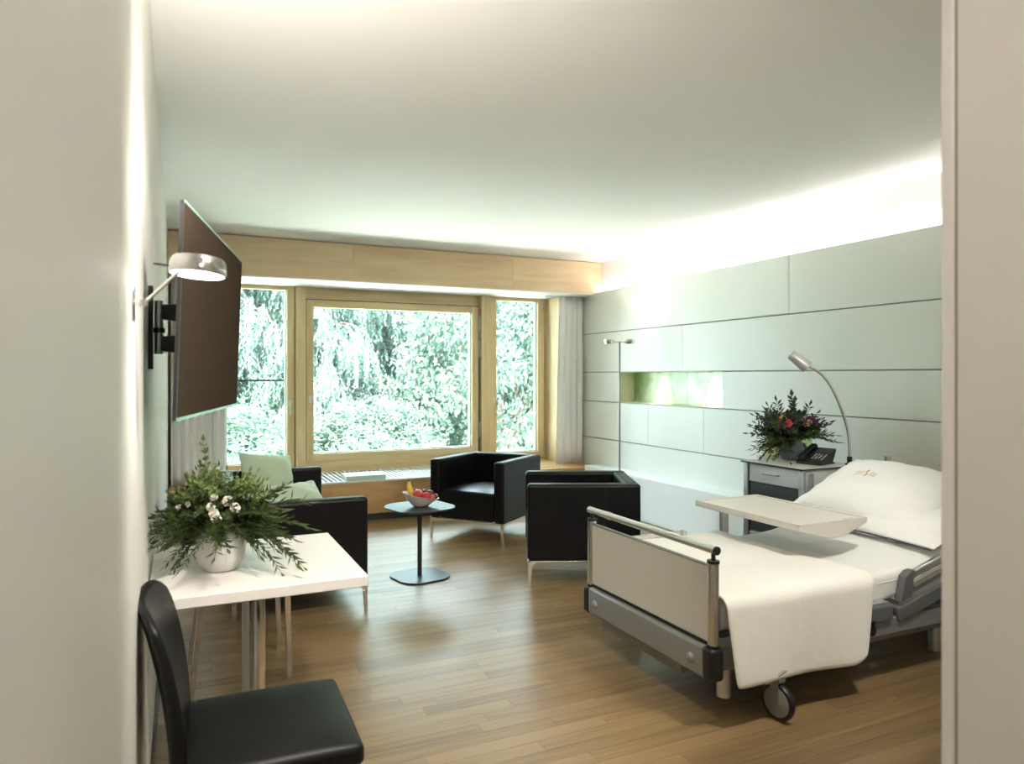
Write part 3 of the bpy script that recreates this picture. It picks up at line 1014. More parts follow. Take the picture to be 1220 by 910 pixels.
fruit('apple', 'small red apple beside the dark plum at the low rim of the bowl', 'apple', M_APPLE, 0.078, -0.026, 0.066, 0.024, 'apples in the bowl')
fruit('plum', 'dark red plum on top of the fruit pile', 'plum', M_PLUM, 0.064, 0.012, 0.088, 0.026, 'plums in the bowl')
fruit('plum', 'dark red plum at the low rim of the bowl', 'plum', M_PLUM, 0.101, -0.002, 0.070, 0.021, 'plums in the bowl')
fruit('plum', 'small red plum between the other fruit', 'plum', M_PLUM, 0.030, 0.016, 0.100, 0.020, 'plums in the bowl')
fruit('blue_plum', 'nearly black plum behind the banana', 'plum', M_GRAPE, -0.040, 0.026, 0.096, 0.028, 'plums in the bowl')

# ---- box-like book on the grille
def book():
    t = thing('book', 'thick pale mint book lying on the white radiator grille', 'book')
    MB().box(-0.19, 0.19, -0.13, 0.13, 0.0, 0.004).box(-0.19, 0.19, -0.13, 0.13, 0.041, 0.045).box(-0.19, -0.186, -0.13, 0.13, 0.004, 0.041).box(-0.188, 0.19, -0.13, -0.127, 0.004, 0.041).build('cover', M_BOOK, t, bevel=0.0015)
    MB().box(-0.186, 0.184, -0.127, 0.126, 0.004, 0.041).build('page_block', M_PAGES, t)
    t.location = (1.63, 6.945, 0.397)
    t.rotation_euler = (0, 0, math.radians(-1))
book()

# ---- white dining table on a steel pedestal
def dining_table():
    t = thing('dining_table', 'small white rectangular table on a steel pedestal against the wall', 'table')
    x0, x1, y0, y1 = XL + 0.006, 0.568, 2.345, 3.060
    MB().box(x0, x1, y0, y1, 0.704, 0.740).build('table_top', M_LAMIN, t, bevel=0.003)
    cx, cy = 0.245, 2.70
    MB().box(cx - 0.20, cx + 0.20, cy - 0.18, cy + 0.18, 0.690, 0.704).build('mounting_plate', M_BLACKM, t, bevel=0.002)
    MB().box(cx - 0.042, cx - 0.020, cy - 0.028, cy + 0.028, 0.020, 0.690).build('column', M_ALU, t, bevel=0.006, seg=3)
    MB().cyl((cx + 0.012, cy, 0.020), (cx + 0.012, cy, 0.690), 0.023, seg=20).build('column', M_CHROME, t)
    MB().box(cx - 0.022, cx - 0.008, cy - 0.016, cy + 0.016, 0.60, 0.690).build('clamp', M_BLACKP, t)
    for ang in (45, 135, 225, 315):
        M = Matrix.Translation((cx - 0.01, cy, 0)) @ Matrix.Rotation(math.radians(ang), 4, 'Z')
        lo = [M @ Vector(p) for p in ((0, -0.025, 0.004), (0.30, -0.014, 0.0), (0.30, 0.014, 0.0), (0, 0.025, 0.004))]
        hi = [M @ Vector(p) for p in ((0, -0.025, 0.034), (0.30, -0.014, 0.014), (0.30, 0.014, 0.014), (0, 0.025, 0.034))]
        MB().hexa(lo, hi).build('foot', M_CHROME, t, bevel=0.003)
    settle(t, (0.24, 2.70, 0))
dining_table()

# ---- dining chair : faces +x
def dining_chair(label):
    t = thing('dining_chair', label, 'chair', 'black leather dining chairs')
    cushion_block(-0.205, 0.225, -0.225, 0.225, 0.405, 0.462, 0.016, 12).build('seat', M_LEATHER2, t, bevel=0.018, seg=4)
    nu, nv = 14, 16
    F, B = [], []
    for i in range(nu + 1):
        s = -1 + 2 * i / nu
        fr, br = [], []
        for j in range(nv + 1):
            h = j / nv
            z = 0.39 + 0.455 * h
            wid = 0.222 - 0.018 * h ** 3
            corner = 0.040 * max(0.0, (abs(s) - 0.55) / 0.45) ** 2.2 * h ** 6
            xb = -0.185 - 0.005 * h - 0.070 * h ** 2.0
            curve = -0.045 * (1 - s * s) * h ** 0.8 + 0.012 * h
            th = 0.040 - 0.018 * h
            fr.append((xb + curve, s * wid, z - corner))
            br.append((xb + curve - th, s * wid, z - corner))
        F.append(fr); B.append(br)
    o = slab_shell(F, B).build('backrest', M_LEATHER2, t, bevel=0.010, seg=3, smooth=60)
    MB().box(-0.19, 0.205, -0.205, 0.205, 0.388, 0.405).build('seat_frame', M_BLACKP, t)
    for sy in (-1, 1):
        y = sy * 0.195
        def leg(xt, xb, yb):
            a, b = 0.013, 0.011
            lo = [(xb - b, yb - b, 0), (xb + b, yb - b, 0), (xb + b, yb + b, 0), (xb - b, yb + b, 0)]
            hi = [(xt - a, y - a, 0.39), (xt + a, y - a, 0.39), (xt + a, y + a, 0.39), (xt - a, y + a, 0.39)]
            MB().hexa(lo, hi).build('leg', M_CHROME, t, bevel=0.002)
        leg(0.190, 0.198, y)
        leg(-0.175, -0.215, y)
    return t
dc = dining_chair('black leather dining chair in front of the white table, its seat fully in view')
dc.location = (0.212, 2.045, 0)
dc.rotation_euler = (0, 0, math.radians(-1.5))
dc2 = copy_tree(dc)
dc2['label'] = 'black leather dining chair behind the white table, mostly hidden by the flowers'
dc2.location = (0.265, 3.64, 0)
dc2.rotation_euler = (0, 0, 0)

# ---- television on a swivel bracket
def television():
    t = thing('television', 'flat television with dark brown screen on a swivel wall bracket', 'television')
    a, b = Vector((0.000, 2.11)), Vector((0.222, 3.16))
    c = (a + b) / 2
    W, H = (b - a).length, 0.585
    ang = math.atan2((b - a).y, (b - a).x)
    # local: x along the width, z up, -y is the screen side (turned to the room)
    M = Matrix.Translation((c.x, c.y, 1.575)) @ Matrix.Rotation(ang, 4, 'Z') @ Matrix.Rotation(math.radians(2.0), 4, 'X')
    MB().box(-W / 2 + 0.003, W / 2 - 0.003, -0.004, 0.0, -H / 2 + 0.003, H / 2 - 0.003, M).build('screen', M_TVSCREEN, t, smooth=None)
    MB().box(-W / 2, W / 2, 0.0, 0.006, -H / 2, H / 2, M).build('housing', M_BLACKP, t, bevel=0.004)
    for z0, z1 in ((H / 2 - 0.004, H / 2 + 0.002), (-H / 2 - 0.006, -H / 2 + 0.003)):
        MB().box(-W / 2, W / 2, -0.006, 0.0, z0, z1, M).build('glass_edge', M_GREENEDGE, t)
    for xa, xb in ((-W / 2 - 0.004, -W / 2 + 0.002), (W / 2 - 0.002, W / 2 + 0.003)):
        MB().box(xa, xb, -0.004, 0.006, -H / 2 - 0.004, H / 2 + 0.001, M).build('side_trim', M_TVRIM, t)
    MB().box(-0.24, 0.24, 0.006, 0.046, -0.20, 0.22, M).build('rear_cover', M_BLACKP, t, bevel=0.008)
    # bracket: wall plate, pivot, two arms
    br = MB()
    yb = 2.63
    br.box(XL, XL + 0.014, yb - 0.035, yb + 0.035, 1.42, 1.69)
    plate = br.build('wall_plate', M_BLACKP, t, bevel=0.002)
    MB().cyl((XL + 0.030, yb, 1.47), (XL + 0.030, yb, 1.645), 0.014, seg=14).build('pivot', M_ALU, plate)
    MB().cyl((XL + 0.030, yb, 1.54), (XL + 0.030, yb, 1.555), 0.019, seg=14).build('collar', M_BLACKP, plate)
    p = M @ Vector((0.0, 0.045, 0.0))
    for z0, z1 in ((1.585, 1.632), (1.480, 1.527)):
        d = Vector((p.x - (XL + 0.03), p.y - yb, 0))
        n = Vector((-d.y, d.x, 0)).normalized() * 0.012
        s = Vector((XL + 0.03, yb, 0)); e = Vector((p.x, p.y, 0))
        lo = [s - n + Vector((0, 0, z0)), e - n + Vector((0, 0, z0 - 0.012)), e + n + Vector((0, 0, z0 - 0.012)), s + n + Vector((0, 0, z0))]
        hi = [s - n + Vector((0, 0, z1)), e - n + Vector((0, 0, z1 + 0.012)), e + n + Vector((0, 0, z1 + 0.012)), s + n + Vector((0, 0, z1))]
        if d.cross(n).z < 0: lo, hi = lo[::-1], hi[::-1]
        MB().hexa(lo, hi).build('arm', M_BLACKP, t, bevel=0.003)
    MB().box(-0.12, 0.12, 0.045, 0.060, -0.16, 0.16, M).build('mount_plate', M_BLACKP, t)
    settle(t, (XL, 2.63, 1.42))
television()

# ---- wall lamp on a short arm with a drum head shining up and down
def spot(name, parent, loc, d, power, size, blend, soft, col):
    l = bpy.data.lights.new(name, 'SPOT')
    l.energy = power
    l.spot_size = math.radians(size)
    l.spot_blend = blend
    l.shadow_soft_size = soft
    l.color = col
    o = bpy.data.objects.new(name, l)
    o.location = loc
    o.rotation_euler = Vector(d).to_track_quat('-Z', 'Y').to_euler()
    COL.objects.link(o)
    o.parent = parent
    return o
def wall_lamp():
    t = thing('wall_lamp', 'chrome wall lamp with a round drum head on a short arm before the television', 'lamp')
    y, z = 1.72, 1.553
    MB().box(XL, XL + 0.004, y - 0.042, y + 0.042, z - 0.038, z + 0.038).build('wall_plate', M_CHROME, t, bevel=0.0015)
    MB().cyl((XL + 0.004, y, z), (XL + 0.022, y, z), 0.007, seg=12).cyl((XL + 0.022, y - 0.012, z), (XL + 0.022, y + 0.012, z), 0.008, seg=12).build('joint', M_CHROME, t)
    hx, hy, hz = 0.039, 1.75, 1.642
    MB().tube([(XL + 0.022, y, z), (hx - 0.030, hy - 0.03, hz - 0.008)], 0.0042, 10).build('arm', M_CHROME, t)
    MB().tube([(hx - 0.09, hy + 0.03, hz + 0.006), (hx - 0.02, hy + 0.01, hz - 0.002)], 0.0022, 8).build('counter_rod', M_BLACKP, t)
    R = Matrix.Translation((hx, hy, hz)) @ Matrix.Rotation(math.radians(4), 4, 'Y') @ Matrix.Rotation(math.radians(-3), 4, 'X')
    h = MB().lathe([(0.056, -0.019), (0.060, -0.019), (0.061, -0.012), (0.058, 0.010), (0.052, 0.019), (0.047, 0.019), (0.045, 0.006), (0.052, -0.008), (0.056, -0.019)], 40, (0, 0, 0), R)
    hd = h.build('lamp_head', M_HEADCHROME, t, smooth=50)
    MB().lathe([(0, -0.0175), (0.056, -0.0175), (0.056, -0.0145), (0, -0.0145)], 36, (0, 0, 0), R).build('lens', M_LAMPGLOW, hd)
    MB().lathe([(0, 0.0125), (0.046, 0.0125), (0.046, 0.0155), (0, 0.0155)], 36, (0, 0, 0), R).build('lens', M_LAMPGLOW, hd)
    sc = MB()
    for dx in (-0.004, 0.006):
        sc.sphere(R @ Vector((dx + 0.0, -0.0595, 0.004 + dx)), 0.0028, 8, 6)
    sc.build('screw', M_SATIN, hd)
    spot('uplight', t, (hx, hy, hz + 0.030), (0.50, 0.62, 1), P_WALLLAMP, 120, 0.9, 0.03, (1.0, 0.93, 0.82))
    spot('downlight', t, (hx, hy, hz - 0.030), (0.02, 0.03, -1), P_WALLLAMP * 0.05, 130, 0.6, 0.03, (1.0, 0.93, 0.82))
    settle(t, (XL, y, z))
wall_lamp()

# ---- floor lamp with two round uplight heads
def floor_lamp():
    t = thing('floor_lamp', 'slim steel floor lamp with two round heads before the panelled wall', 'lamp')
    x, y = 3.90, 5.91
    MB().lathe([(0, 0), (0.115, 0), (0.115, 0.010), (0.11, 0.014), (0, 0.014)], 32, (x, y, 0)).build('base_plate', M_SATIN, t)
    MB().cyl((x, y, 0.014), (x, y, 1.728), 0.0085, seg=14).build('pole', M_DARKSTEEL, t)
    ux = Vector((math.cos(YAW), -math.sin(YAW), 0))       # cross bar seen broadside
    c = Vector((x, y, 1.728))
    MB().tube([c - ux * 0.05, c + ux * 0.05], 0.008, 10).build('cross_bar', M_SATIN, t)
    for s in (-1, 1):
        p = c + ux * s * 0.10
        hd = MB().lathe([(0.0, -0.022), (0.046, -0.022), (0.050, -0.016), (0.050, 0.022), (0.045, 0.022), (0.043, 0.0), (0.0, -0.006)], 28, p).build('lamp_head', M_CHROME, t, smooth=50)
        MB().lathe([(0, 0.010), (0.043, 0.010), (0.043, 0.014), (0, 0.014)], 24, p).build('lens', M_LAMPGLOW, hd)
        spot('uplight', t, p + Vector((0, 0, 0.032)), (0.0, 0, 1), P_FLOORLAMP, 112, 0.12, 0.012, (1.0, 0.86, 0.66))
    settle(t, (x, y, 0))
floor_lamp()

# ================================================================== HOSPITAL BED
YN, YF = 2.225, 3.185                    # near and far side of the bed
XP, ZM, INC = 3.00, 0.498, math.radians(14)   # hinge of the raised head, mattress top, its slope
def bed_top(x):
    return ZM + max(0.0, x - XP) * math.tan(INC)

def hospital_bed():
    t = thing('hospital_bed', 'adjustable hospital bed with beige footboard, steel rail and grey crossbeam', 'bed')
    # footboard
    fb = MB().box(1.912, 1.932, YN + 0.038, YF - 0.038, 0.338, 0.640).build('footboard_panel', M_BOARD, t, bevel=0.002)
    MB().box(1.908, 1.936, YN + 0.03, YF - 0.03, 0.326, 0.338).build('panel_edge', M_BLACKP, fb)
    MB().box(1.910, 1.934, YN + 0.038, YF - 0.038, 0.640, 0.643).build('panel_edge', M_GREYP, fb)
    for y in (YN + 0.020, YF - 0.020):
        p = MB().prism(rrect(0.040, 0.044, 0.017, 5, 1.922, y), 0.332, 0.655).build('footboard_post', M_SATIN, t)
        MB().prism(rrect(0.044, 0.048, 0.019, 5, 1.922, y), 0.655, 0.667).prism(rrect(0.044, 0.048, 0.019, 5, 1.922, y), 0.322, 0.332).build('post_cap', M_BLACKP, p)
        MB().cyl((1.922, y, 0.667), (1.922, y, 0.700), 0.0085, seg=12).build('rail_neck', M_BLACKP, p)
    rl = MB().cyl((1.922, YN + 0.004, 0.708), (1.922, YF - 0.002, 0.708), 0.0165, seg=20).build('grab_rail', M_SATIN, t)
    MB().cyl((1.922, YN - 0.004, 0.708), (1.922, YN + 0.004, 0.708), 0.0172, seg=20).build('end_cap', M_BLACKP, rl)
    MB().cyl((1.922, YF - 0.002, 0.708), (1.922, YF + 0.004, 0.708), 0.0172, seg=20).build('end_cap', M_SATIN, rl)
    MB().cyl((1.922, YF - 0.19, 0.708), (1.922, YF - 0.155, 0.708), 0.0185, seg=20).build('clip_ring', M_SATIN, rl)
    # crossbeam below the footboard
    prof = [(1.885, 0.205), (1.900, 0.190), (1.935, 0.190), (1.950, 0.210), (1.950, 0.318), (1.940, 0.324), (1.895, 0.324), (1.885, 0.314)]
    b = MB().prism(prof, YN + 0.045, YF - 0.045, axis='y').build('crossbeam', M_GREYL, t, bevel=0.003)
    for s, y in ((-1, YN + 0.045), (1, YF - 0.045)):
        ya, yb = (y - 0.055, y) if s < 0 else (y, y + 0.055)
        MB().box(1.884, 1.955, ya, yb, 0.190, 0.322).build('corner_bumper', M_BLACKP, b, bevel=0.016, seg=4)
        yy = y - s * 0.065
        MB().lathe([(0.021, 0), (0.020, 0.008), (0.012, 0.015), (0, 0.017)], 20, (0, 0, 0), Matrix.Translation((1.885, yy, 0.257)) @ Matrix.Rotation(-PI / 2, 4, 'Y')).build('bolt_cap', M_GREYL, b, smooth=60)
    MB().box(1.960, 1.995, YN + 0.275, YF - 0.055, 0.112, 0.156).build('lower_bar', M_GREYL, t, bevel=0.006, seg=3)
    MB().box(1.965, 2.10, YN + 0.33, YN + 0.38, 0.16, 0.30).box(1.965, 2.10, YF - 0.36, YF - 0.30, 0.16, 0.30).build('bar_bracket', M_GREYL, t)
    # long side beams and the lying surface
    for y0, y1 in ((YN + 0.005, YN + 0.035), (YF - 0.035, YF - 0.005)):
        MB().box(1.95, 4.10, y0, y1, 0.225, 0.300).build('side_beam', M_GREYL, t, bevel=0.004)
    for x0, x1 in ((1.99, 2.30), (2.32, 2.66), (2.68, 2.93)):
        MB().box(x0, x1, YN + 0.05, YF - 0.05, 0.335, 0.362).build('lying_surface', M_GREYP, t, bevel=0.006)
    def incl(x, z):                       # a point at x along the raised head part, z above its base line
        return (XP + x * math.cos(INC) - z * math.sin(INC), z * math.cos(INC) + x * math.sin(INC))
    def iprism(x0, x1, z0, z1, y0, y1):
        return MB().prism([incl(x0, z0), incl(x1, z0), incl(x1, z1), incl(x0, z1)], y0, y1, axis='y')
    iprism(0.0, 1.10, 0.335, 0.362, YN + 0.05, YF - 0.05).build('raised_surface', M_GREYP, t, bevel=0.006)
    # grey caps along the near and far edge
    for y0, y1 in ((YN - 0.012, YN + 0.05), (YF - 0.05, YF + 0.012)):
        for x0, x1 in ((2.42, 2.69), (2.71, 2.93)):
            c = MB().box(x0, x1, y0, y1, 0.290, 0.372).build('edge_cap', M_GREYP, t, bevel=0.014, seg=4)
            MB().box(x0 + 0.02, x1 - 0.02, y0 + 0.010, y1, 0.372, 0.378).build('cap_strip', M_ALU, c)
        c = iprism(0.04, 1.08, 0.270, 0.345, y0, y1).build('edge_cap', M_GREYP, t, bevel=0.014, seg=4)
        iprism(0.06, 1.06, 0.345, 0.372, y0 + 0.006, y1).build('cap_strip', M_ALU, c)
    # folded side rails beside the raised part
    for s, y in ((-1, YN - 0.012),):
        ya, yb = (y, y + 0.026) if s < 0 else (y - 0.026, y)
        r = iprism(0.16, 1.02, 0.390, 0.425, ya, yb).build('side_rail', M_SATIN, t, bevel=0.006, seg=3)
        iprism(0.16, 1.02, 0.435, 0.470, ya, yb).build('upper_bar', M_SATIN, r, bevel=0.006, seg=3)
        MB().prism([incl(0.06, 0.365), incl(0.14, 0.365), incl(0.185, 0.478), incl(0.150, 0.482), incl(0.115, 0.470)], ya - 0.006, yb + 0.006, axis='y').build('rail_end', M_GREYP, r, bevel=0.006)
    MB().box(2.50, 2.53, YF - 0.02, YF + 0.02, 0.36, 0.545).box(2.05, 2.53, YF - 0.004, YF + 0.016, 0.525, 0.545).build('low_guard', M_SATIN, t, bevel=0.004)
    # hinge knobs on the near beam
    for x in (2.795, 3.62):
        kb = MB()
        kb.cyl((x, YN - 0.012, 0.262), (x, YN + 0.01, 0.262), 0.022, seg=14).box(x - 0.012, x + 0.012, YN - 0.014, YN + 0.005, 0.262, 0.31)
        kb.build('rail_latch', M_BLACKP, t, bevel=0.002)
    # headboard
    MB().box(4.118, 4.140, YN + 0.038, YF - 0.038, 0.42, 0.86).build('headboard_panel', M_BOARD, t, bevel=0.003)
    for y in (YN + 0.02, YF - 0.02):
        MB().prism(rrect(0.040, 0.044, 0.017, 5, 4.129, y), 0.26, 0.88).build('headboard_post', M_SATIN, t)
    MB().box(4.05, 4.14, YN + 0.005, YF - 0.005, 0.215, 0.30).build('head_beam', M_GREYL, t, bevel=0.004)
    # undercarriage
    for y in (YN + 0.16, YF - 0.16):
        MB().box(2.05, 3.90, y - 0.022, y + 0.022, 0.135, 0.185).build('base_rail', M_GREYL, t, bevel=0.004)
    for x in (2.14, 3.78):
        MB().box(x - 0.03, x + 0.03, YN + 0.03, YF - 0.03, 0.155, 0.195).build('axle_bar', M_GREYL, t, bevel=0.004)
    for x in (2.50, 3.52):
        MB().cyl((x, 2.705, 0.135), (x, 2.705, 0.345), 0.045, seg=18).build('lift_column', M_ALU, t)
    for x, y in ((2.045, YN + 0.10), (3.50, YN + 0.19)):
        zb = 0.075 if x < 3 else 0.0
        MB().cyl((x, y, zb), (x, y, 0.24), 0.030, seg=18).build('support_foot', M_ALU, t)
    # castors
    for x, y, a in ((2.21, YN - 0.035, -82), (2.195, YF + 0.01, -100), (3.80, YN + 0.0, 20), (3.80, YF + 0.0, 160)):
        R = Matrix.Translation((x, y, 0.075)) @ Matrix.Rotation(math.radians(a), 4, 'Z')
        Q = R @ Matrix.Rotation(PI / 2, 4, 'X')
        w = MB().lathe([(0.060, -0.014), (0.070, -0.015), (0.075, -0.008), (0.075, 0.008), (0.070, 0.015), (0.060, 0.014)], 32, (0, 0, 0), Q).build('castor_wheel', M_BLACKP, t, smooth=50)
        MB().lathe([(0, -0.017), (0.055, -0.016), (0.062, -0.012), (0.062, 0.012), (0.055, 0.016), (0, 0.017)], 32, (0, 0, 0), Q).build('wheel_disc', M_GREYL, w, smooth=50)
        f = MB()
        f.hexa([R @ Vector(p) for p in ((-0.012, -0.021, -0.008), (0.014, -0.021, -0.008), (0.014, -0.017, -0.008), (-0.012, -0.017, -0.008))],
               [R @ Vector(p) for p in ((-0.030, -0.021, 0.092), (0.012, -0.021, 0.092), (0.012, -0.017, 0.092), (-0.030, -0.017, 0.092))])
        f.hexa([R @ Vector(p) for p in ((-0.012, 0.017, -0.008), (0.014, 0.017, -0.008), (0.014, 0.021, -0.008), (-0.012, 0.021, -0.008))],
               [R @ Vector(p) for p in ((-0.030, 0.017, 0.092), (0.012, 0.017, 0.092), (0.012, 0.021, 0.092), (-0.030, 0.021, 0.092))])
        f.build('castor_fork', M_GREYL, w)
        MB().box(-0.034, 0.020, -0.022, 0.022, 0.080, 0.100, R).build('fork_crown', M_GREYL, w, bevel=0.004)
        if x < 3:
            MB().hexa([R @ Vector(p) for p in ((-0.050, -0.030, 0.060), (-0.030, -0.030, 0.060), (-0.030, -0.022, 0.060), (-0.050, -0.022, 0.060))],
                      [R @ Vector(p) for p in ((0.045, -0.030, 0.150), (0.062, -0.030, 0.150), (0.062, -0.022, 0.150), (0.045, -0.022, 0.150))]).build('brake_pedal', M_SATIN, w, bevel=0.002)
            MB().box(-0.070, -0.040, -0.034, -0.006, 0.056, 0.080, R).build('brake_tab', mat('red_tab', (0.35, 0.03, 0.02), 0.5), w, bevel=0.004)
    settle(t, (3.02, 2.705, 0))
hospital_bed()

def sweep_block(name, m, stations, y0, y1, th, r, label, cat):
    """mattress: rounded section swept along a bent line"""
    sec = rrect(y1 - y0, th, r, 4, (y0 + y1) / 2, -th / 2)
    P = []
    for k, (x, z) in enumerate(stations):
        a = stations[max(0, k - 1)]; b = stations[min(len(stations) - 1, k + 1)]
        d = Vector((b[0] - a[0], 0, b[1] - a[1])).normalized()
        n = Vector((-d.z, 0, d.x))
        P.append([Vector((x, y, z)) + n * h for y, h in sec])
    mb = MB()
    n = len(sec)
    vs = [p for row in P for p in row]
    fs = []
    for i in range(len(P) - 1):
        for j in range(n):
            fs.append((i * n + j, i * n + (j + 1) % n, (i + 1) * n + (j + 1) % n, (i + 1) * n + j))
    fs.append(tuple(range(n))[::-1]); fs.append(tuple((len(P) - 1) * n + j for j in range(n)))
    mb.add(vs, fs)
    o = mb.build(name, m, None, smooth=50)
    tag(o, label, cat)
    return o
stn = []
for k in range(25):
    x = 1.965 + (4.06 - 1.965) * k / 24
    s = max(0.0, x - XP)
    z = ZM + (math.sqrt(s * s + 0.01) - 0.1) * math.tan(INC) if s > 0 else ZM
    stn.append((x, z + 0.003 * math.sin(k * 1.7)))
mattress = sweep_block('mattress', M_SHEET, stn, YN + 0.030, YF - 0.030, 0.135, 0.035, 'mattress in a fitted white sheet on the hospital bed', 'mattress')
seam = MB().tube([(x, YN + 0.0295, z - 0.043) for x, z in stn[2:-1]], 0.0022, 6).build('sheet_seam', M_SHEET, mattress)
settle(mattress, (3.0, 2.705, ZM - 0.135))

def blanket():
    """cream blanket folded over the foot end, hanging down on both long sides"""
    x0, x1 = 1.948, 2.775
    ya, yb = YN - 0.022, YF + 0.020
    rr = 0.045
    path = []
    for k in range(8):
        path.append((ya, 0.165 + (ZM - rr + 0.012 - 0.165) * k / 7, 0, 1 - k / 7))
    for k in range(1, 6):
        a = PI - (PI / 2) * k / 5
        path.append((ya + rr + rr * math.cos(a), ZM + 0.012 - rr + rr * math.sin(a), 1, 0))
    for k in range(1, 10):
        path.append((ya + rr + (yb - ya - 2 * rr) * k / 10, ZM + 0.012 + 0.004 * math.sin(k * 1.3), 1, 0))
    for k in range(0, 6):
        a = PI / 2 - (PI / 2) * k / 5
        path.append((yb - rr + rr * math.cos(a), ZM + 0.012 - rr + rr * math.sin(a), 1, 0))
    for k in range(1, 5):
        path.append((yb, ZM - rr + 0.012 - 0.16 * k / 4, 2, k / 4))
    nx = 22
    P = []
    for i in range(nx + 1):
        s = i / nx
        row = []
        for y, z, side, hang in path:
            x = x0 + (x1 - x0) * s
            if side == 0:
                y2 = y - 0.012 * hang * (1 + math.sin(s * 7.0 + 0.6)) - 0.006 * hang
                z2 = z - 0.014 * hang * (s - 0.3) + 0.004 * hang * math.sin(s * 5) + (0.035 * max(0, (s - 0.9) / 0.1) ** 2 * (hang ** 6))
                x2 = x - 0.075 * hang * s + (0.03 * hang) * (1 - s) 
                if s < 0.08: z2 += 0.0
                row.append((x2, y2, z2))
            else:
                row.append((x + 0.02 * math.sin(y * 6) * s, y, z + 0.003 * math.sin(s * 12 + y * 9)))
        P.append(row)
    o = MB().grid(P).build('blanket', M_BLANKET, smooth=180)
    for p in o.data.polygons: pass
    so = o.modifiers.new('thickness', 'SOLIDIFY')
    so.thickness = 0.016
    so.offset = 1.0
    d = o.modifiers.new('subdivision', 'SUBSURF'); d.levels = 1; d.render_levels = 1
    tag(o, 'cream blanket folded over the foot of the bed and hanging down its side', 'blanket')
    settle(o, (2.36, 2.705, ZM))
    return o
blanket()

lp, _ = pillow('pillow', 'lower white pillow lying on the raised mattress', 'pillow', 0.62, 0.84, 0.13, M_LINEN, (3.545, 2.640, 0.652), (0, -INC, math.radians(-2)), 11, 'white bed pillows', wr=0.010)
pw = []
for k in range(21):
    v = -1 + 2 * k / 20
    pw.append((-0.31 * (1 - 0.054 * (1 - v * v)), v * 0.40, -0.006))
MB().tube(pw, 0.0032, 6).build('front_line', M_NAVY, lp)  # thin navy line along the front edge of the lower pillow
up, upt = pillow('pillow', 'upper white pillow with a small gold emblem propped on the other', 'pillow', 0.64, 0.75, 0.22, M_LINEN, (3.592, 2.780, 0.738), (math.radians(4), math.radians(-20), math.radians(5)), 21, 'white bed pillows', wr=0.013, pinch=0.085)
def emblem(cu, cv):
    def at(du, dv, lift=0.0025):
        x, y, z = upt(cu + du * 1.35, cv + dv * 1.45, 1)
        return Vector((x, y, z + lift))
    b = MB()
    pts = [at(0.085 - 0.17 * k / 8, 0.012 * math.sin(k / 8 * 2 * PI), 0.002) for k in range(9)]
    b.tube(pts, [0.002, 0.004, 0.0055, 0.005, 0.004, 0.005, 0.0055, 0.004, 0.002], 6)
    b.build('emblem', M_GOLD, up)
    d = MB()
    rnd = random.Random(4)
    for s in (-1, 1):
        for row in range(3):
            for k in range(7):
                dv = s * (0.035 + 0.0125 * k)
                du = 0.045 - 0.038 * row - 0.03 * (k / 6) ** 2
                p = at(du, dv, 0.001)
                q = at(du - 0.016 - 0.006 * rnd.random(), dv + 0.002 * rnd.random(), 0.001)
                d.tube([p, q], 0.0012, 5)
    d.build('emblem_lettering', M_GOLD, up)['kind'] = 'stuff'
emblem(0.03, 0.24)

# ---- overbed tray table
def tray_table():
    t = thing('overbed_table', 'cream overbed tray on a grey post reaching over the bed', 'table')
    zt = 0.690
    x0, x1, y0, y1 = 2.655, 3.115, 2.500, 3.255
    w = x1 - x0
    prof = [(0, -0.004), (0.0, -0.030), (0.20 * w / 0.47, -0.080), (0.30 * w / 0.47, -0.080), (w, -0.024), (w, -0.004)]
    near = [(x0 + a, y0, zt + b) for a, b in prof]
    far = [(x0 + a, y1, zt + (b if b > -0.04 else b * 0.55)) for a, b in prof]
    n = len(prof)
    MB().add(near + far, [tuple(range(n)), tuple(range(2 * n - 1, n - 1, -1))] + [((i + 1) % n, i, n + i, n + (i + 1) % n) for i in range(n)]).build('tray', M_TRAY, t, bevel=0.006, seg=3)
    rim = MB()
    rim.box(x0, x1, y0, y0 + 0.012, zt - 0.006, zt + 0.004).box(x0, x1, y1 - 0.012, y1, zt - 0.006, zt + 0.004)
    rim.box(x0, x0 + 0.012, y0, y1, zt - 0.006, zt + 0.004).box(x1 - 0.012, x1, y0, y1, zt - 0.006, zt + 0.004)
    rim.build('tray_rim', M_TRAY, t, bevel=0.003, seg=3)
    MB().prism(rrect(0.075, 0.020, 0.009, 4, x1 - 0.09, y0 + 0.035), zt - 0.0045, zt - 0.0025).build('finger_slot', mat('slot', (0.45, 0.43, 0.38), 0.5), t)
    px, py = 2.845, 3.232
    MB().box(px - 0.022, px + 0.022, py - 0.016, py + 0.016, 0.02, zt - 0.030).build('post', M_ALU, t, bevel=0.004)
    MB().box(px - 0.14, px + 0.14, py - 0.05, py + 0.02, 0.0, 0.03).box(px - 0.03, px + 0.03, 2.62, py, 0.030, 0.055).build('base', M_GREYL, t, bevel=0.004)
    settle(t, (px, py, 0))
tray_table()

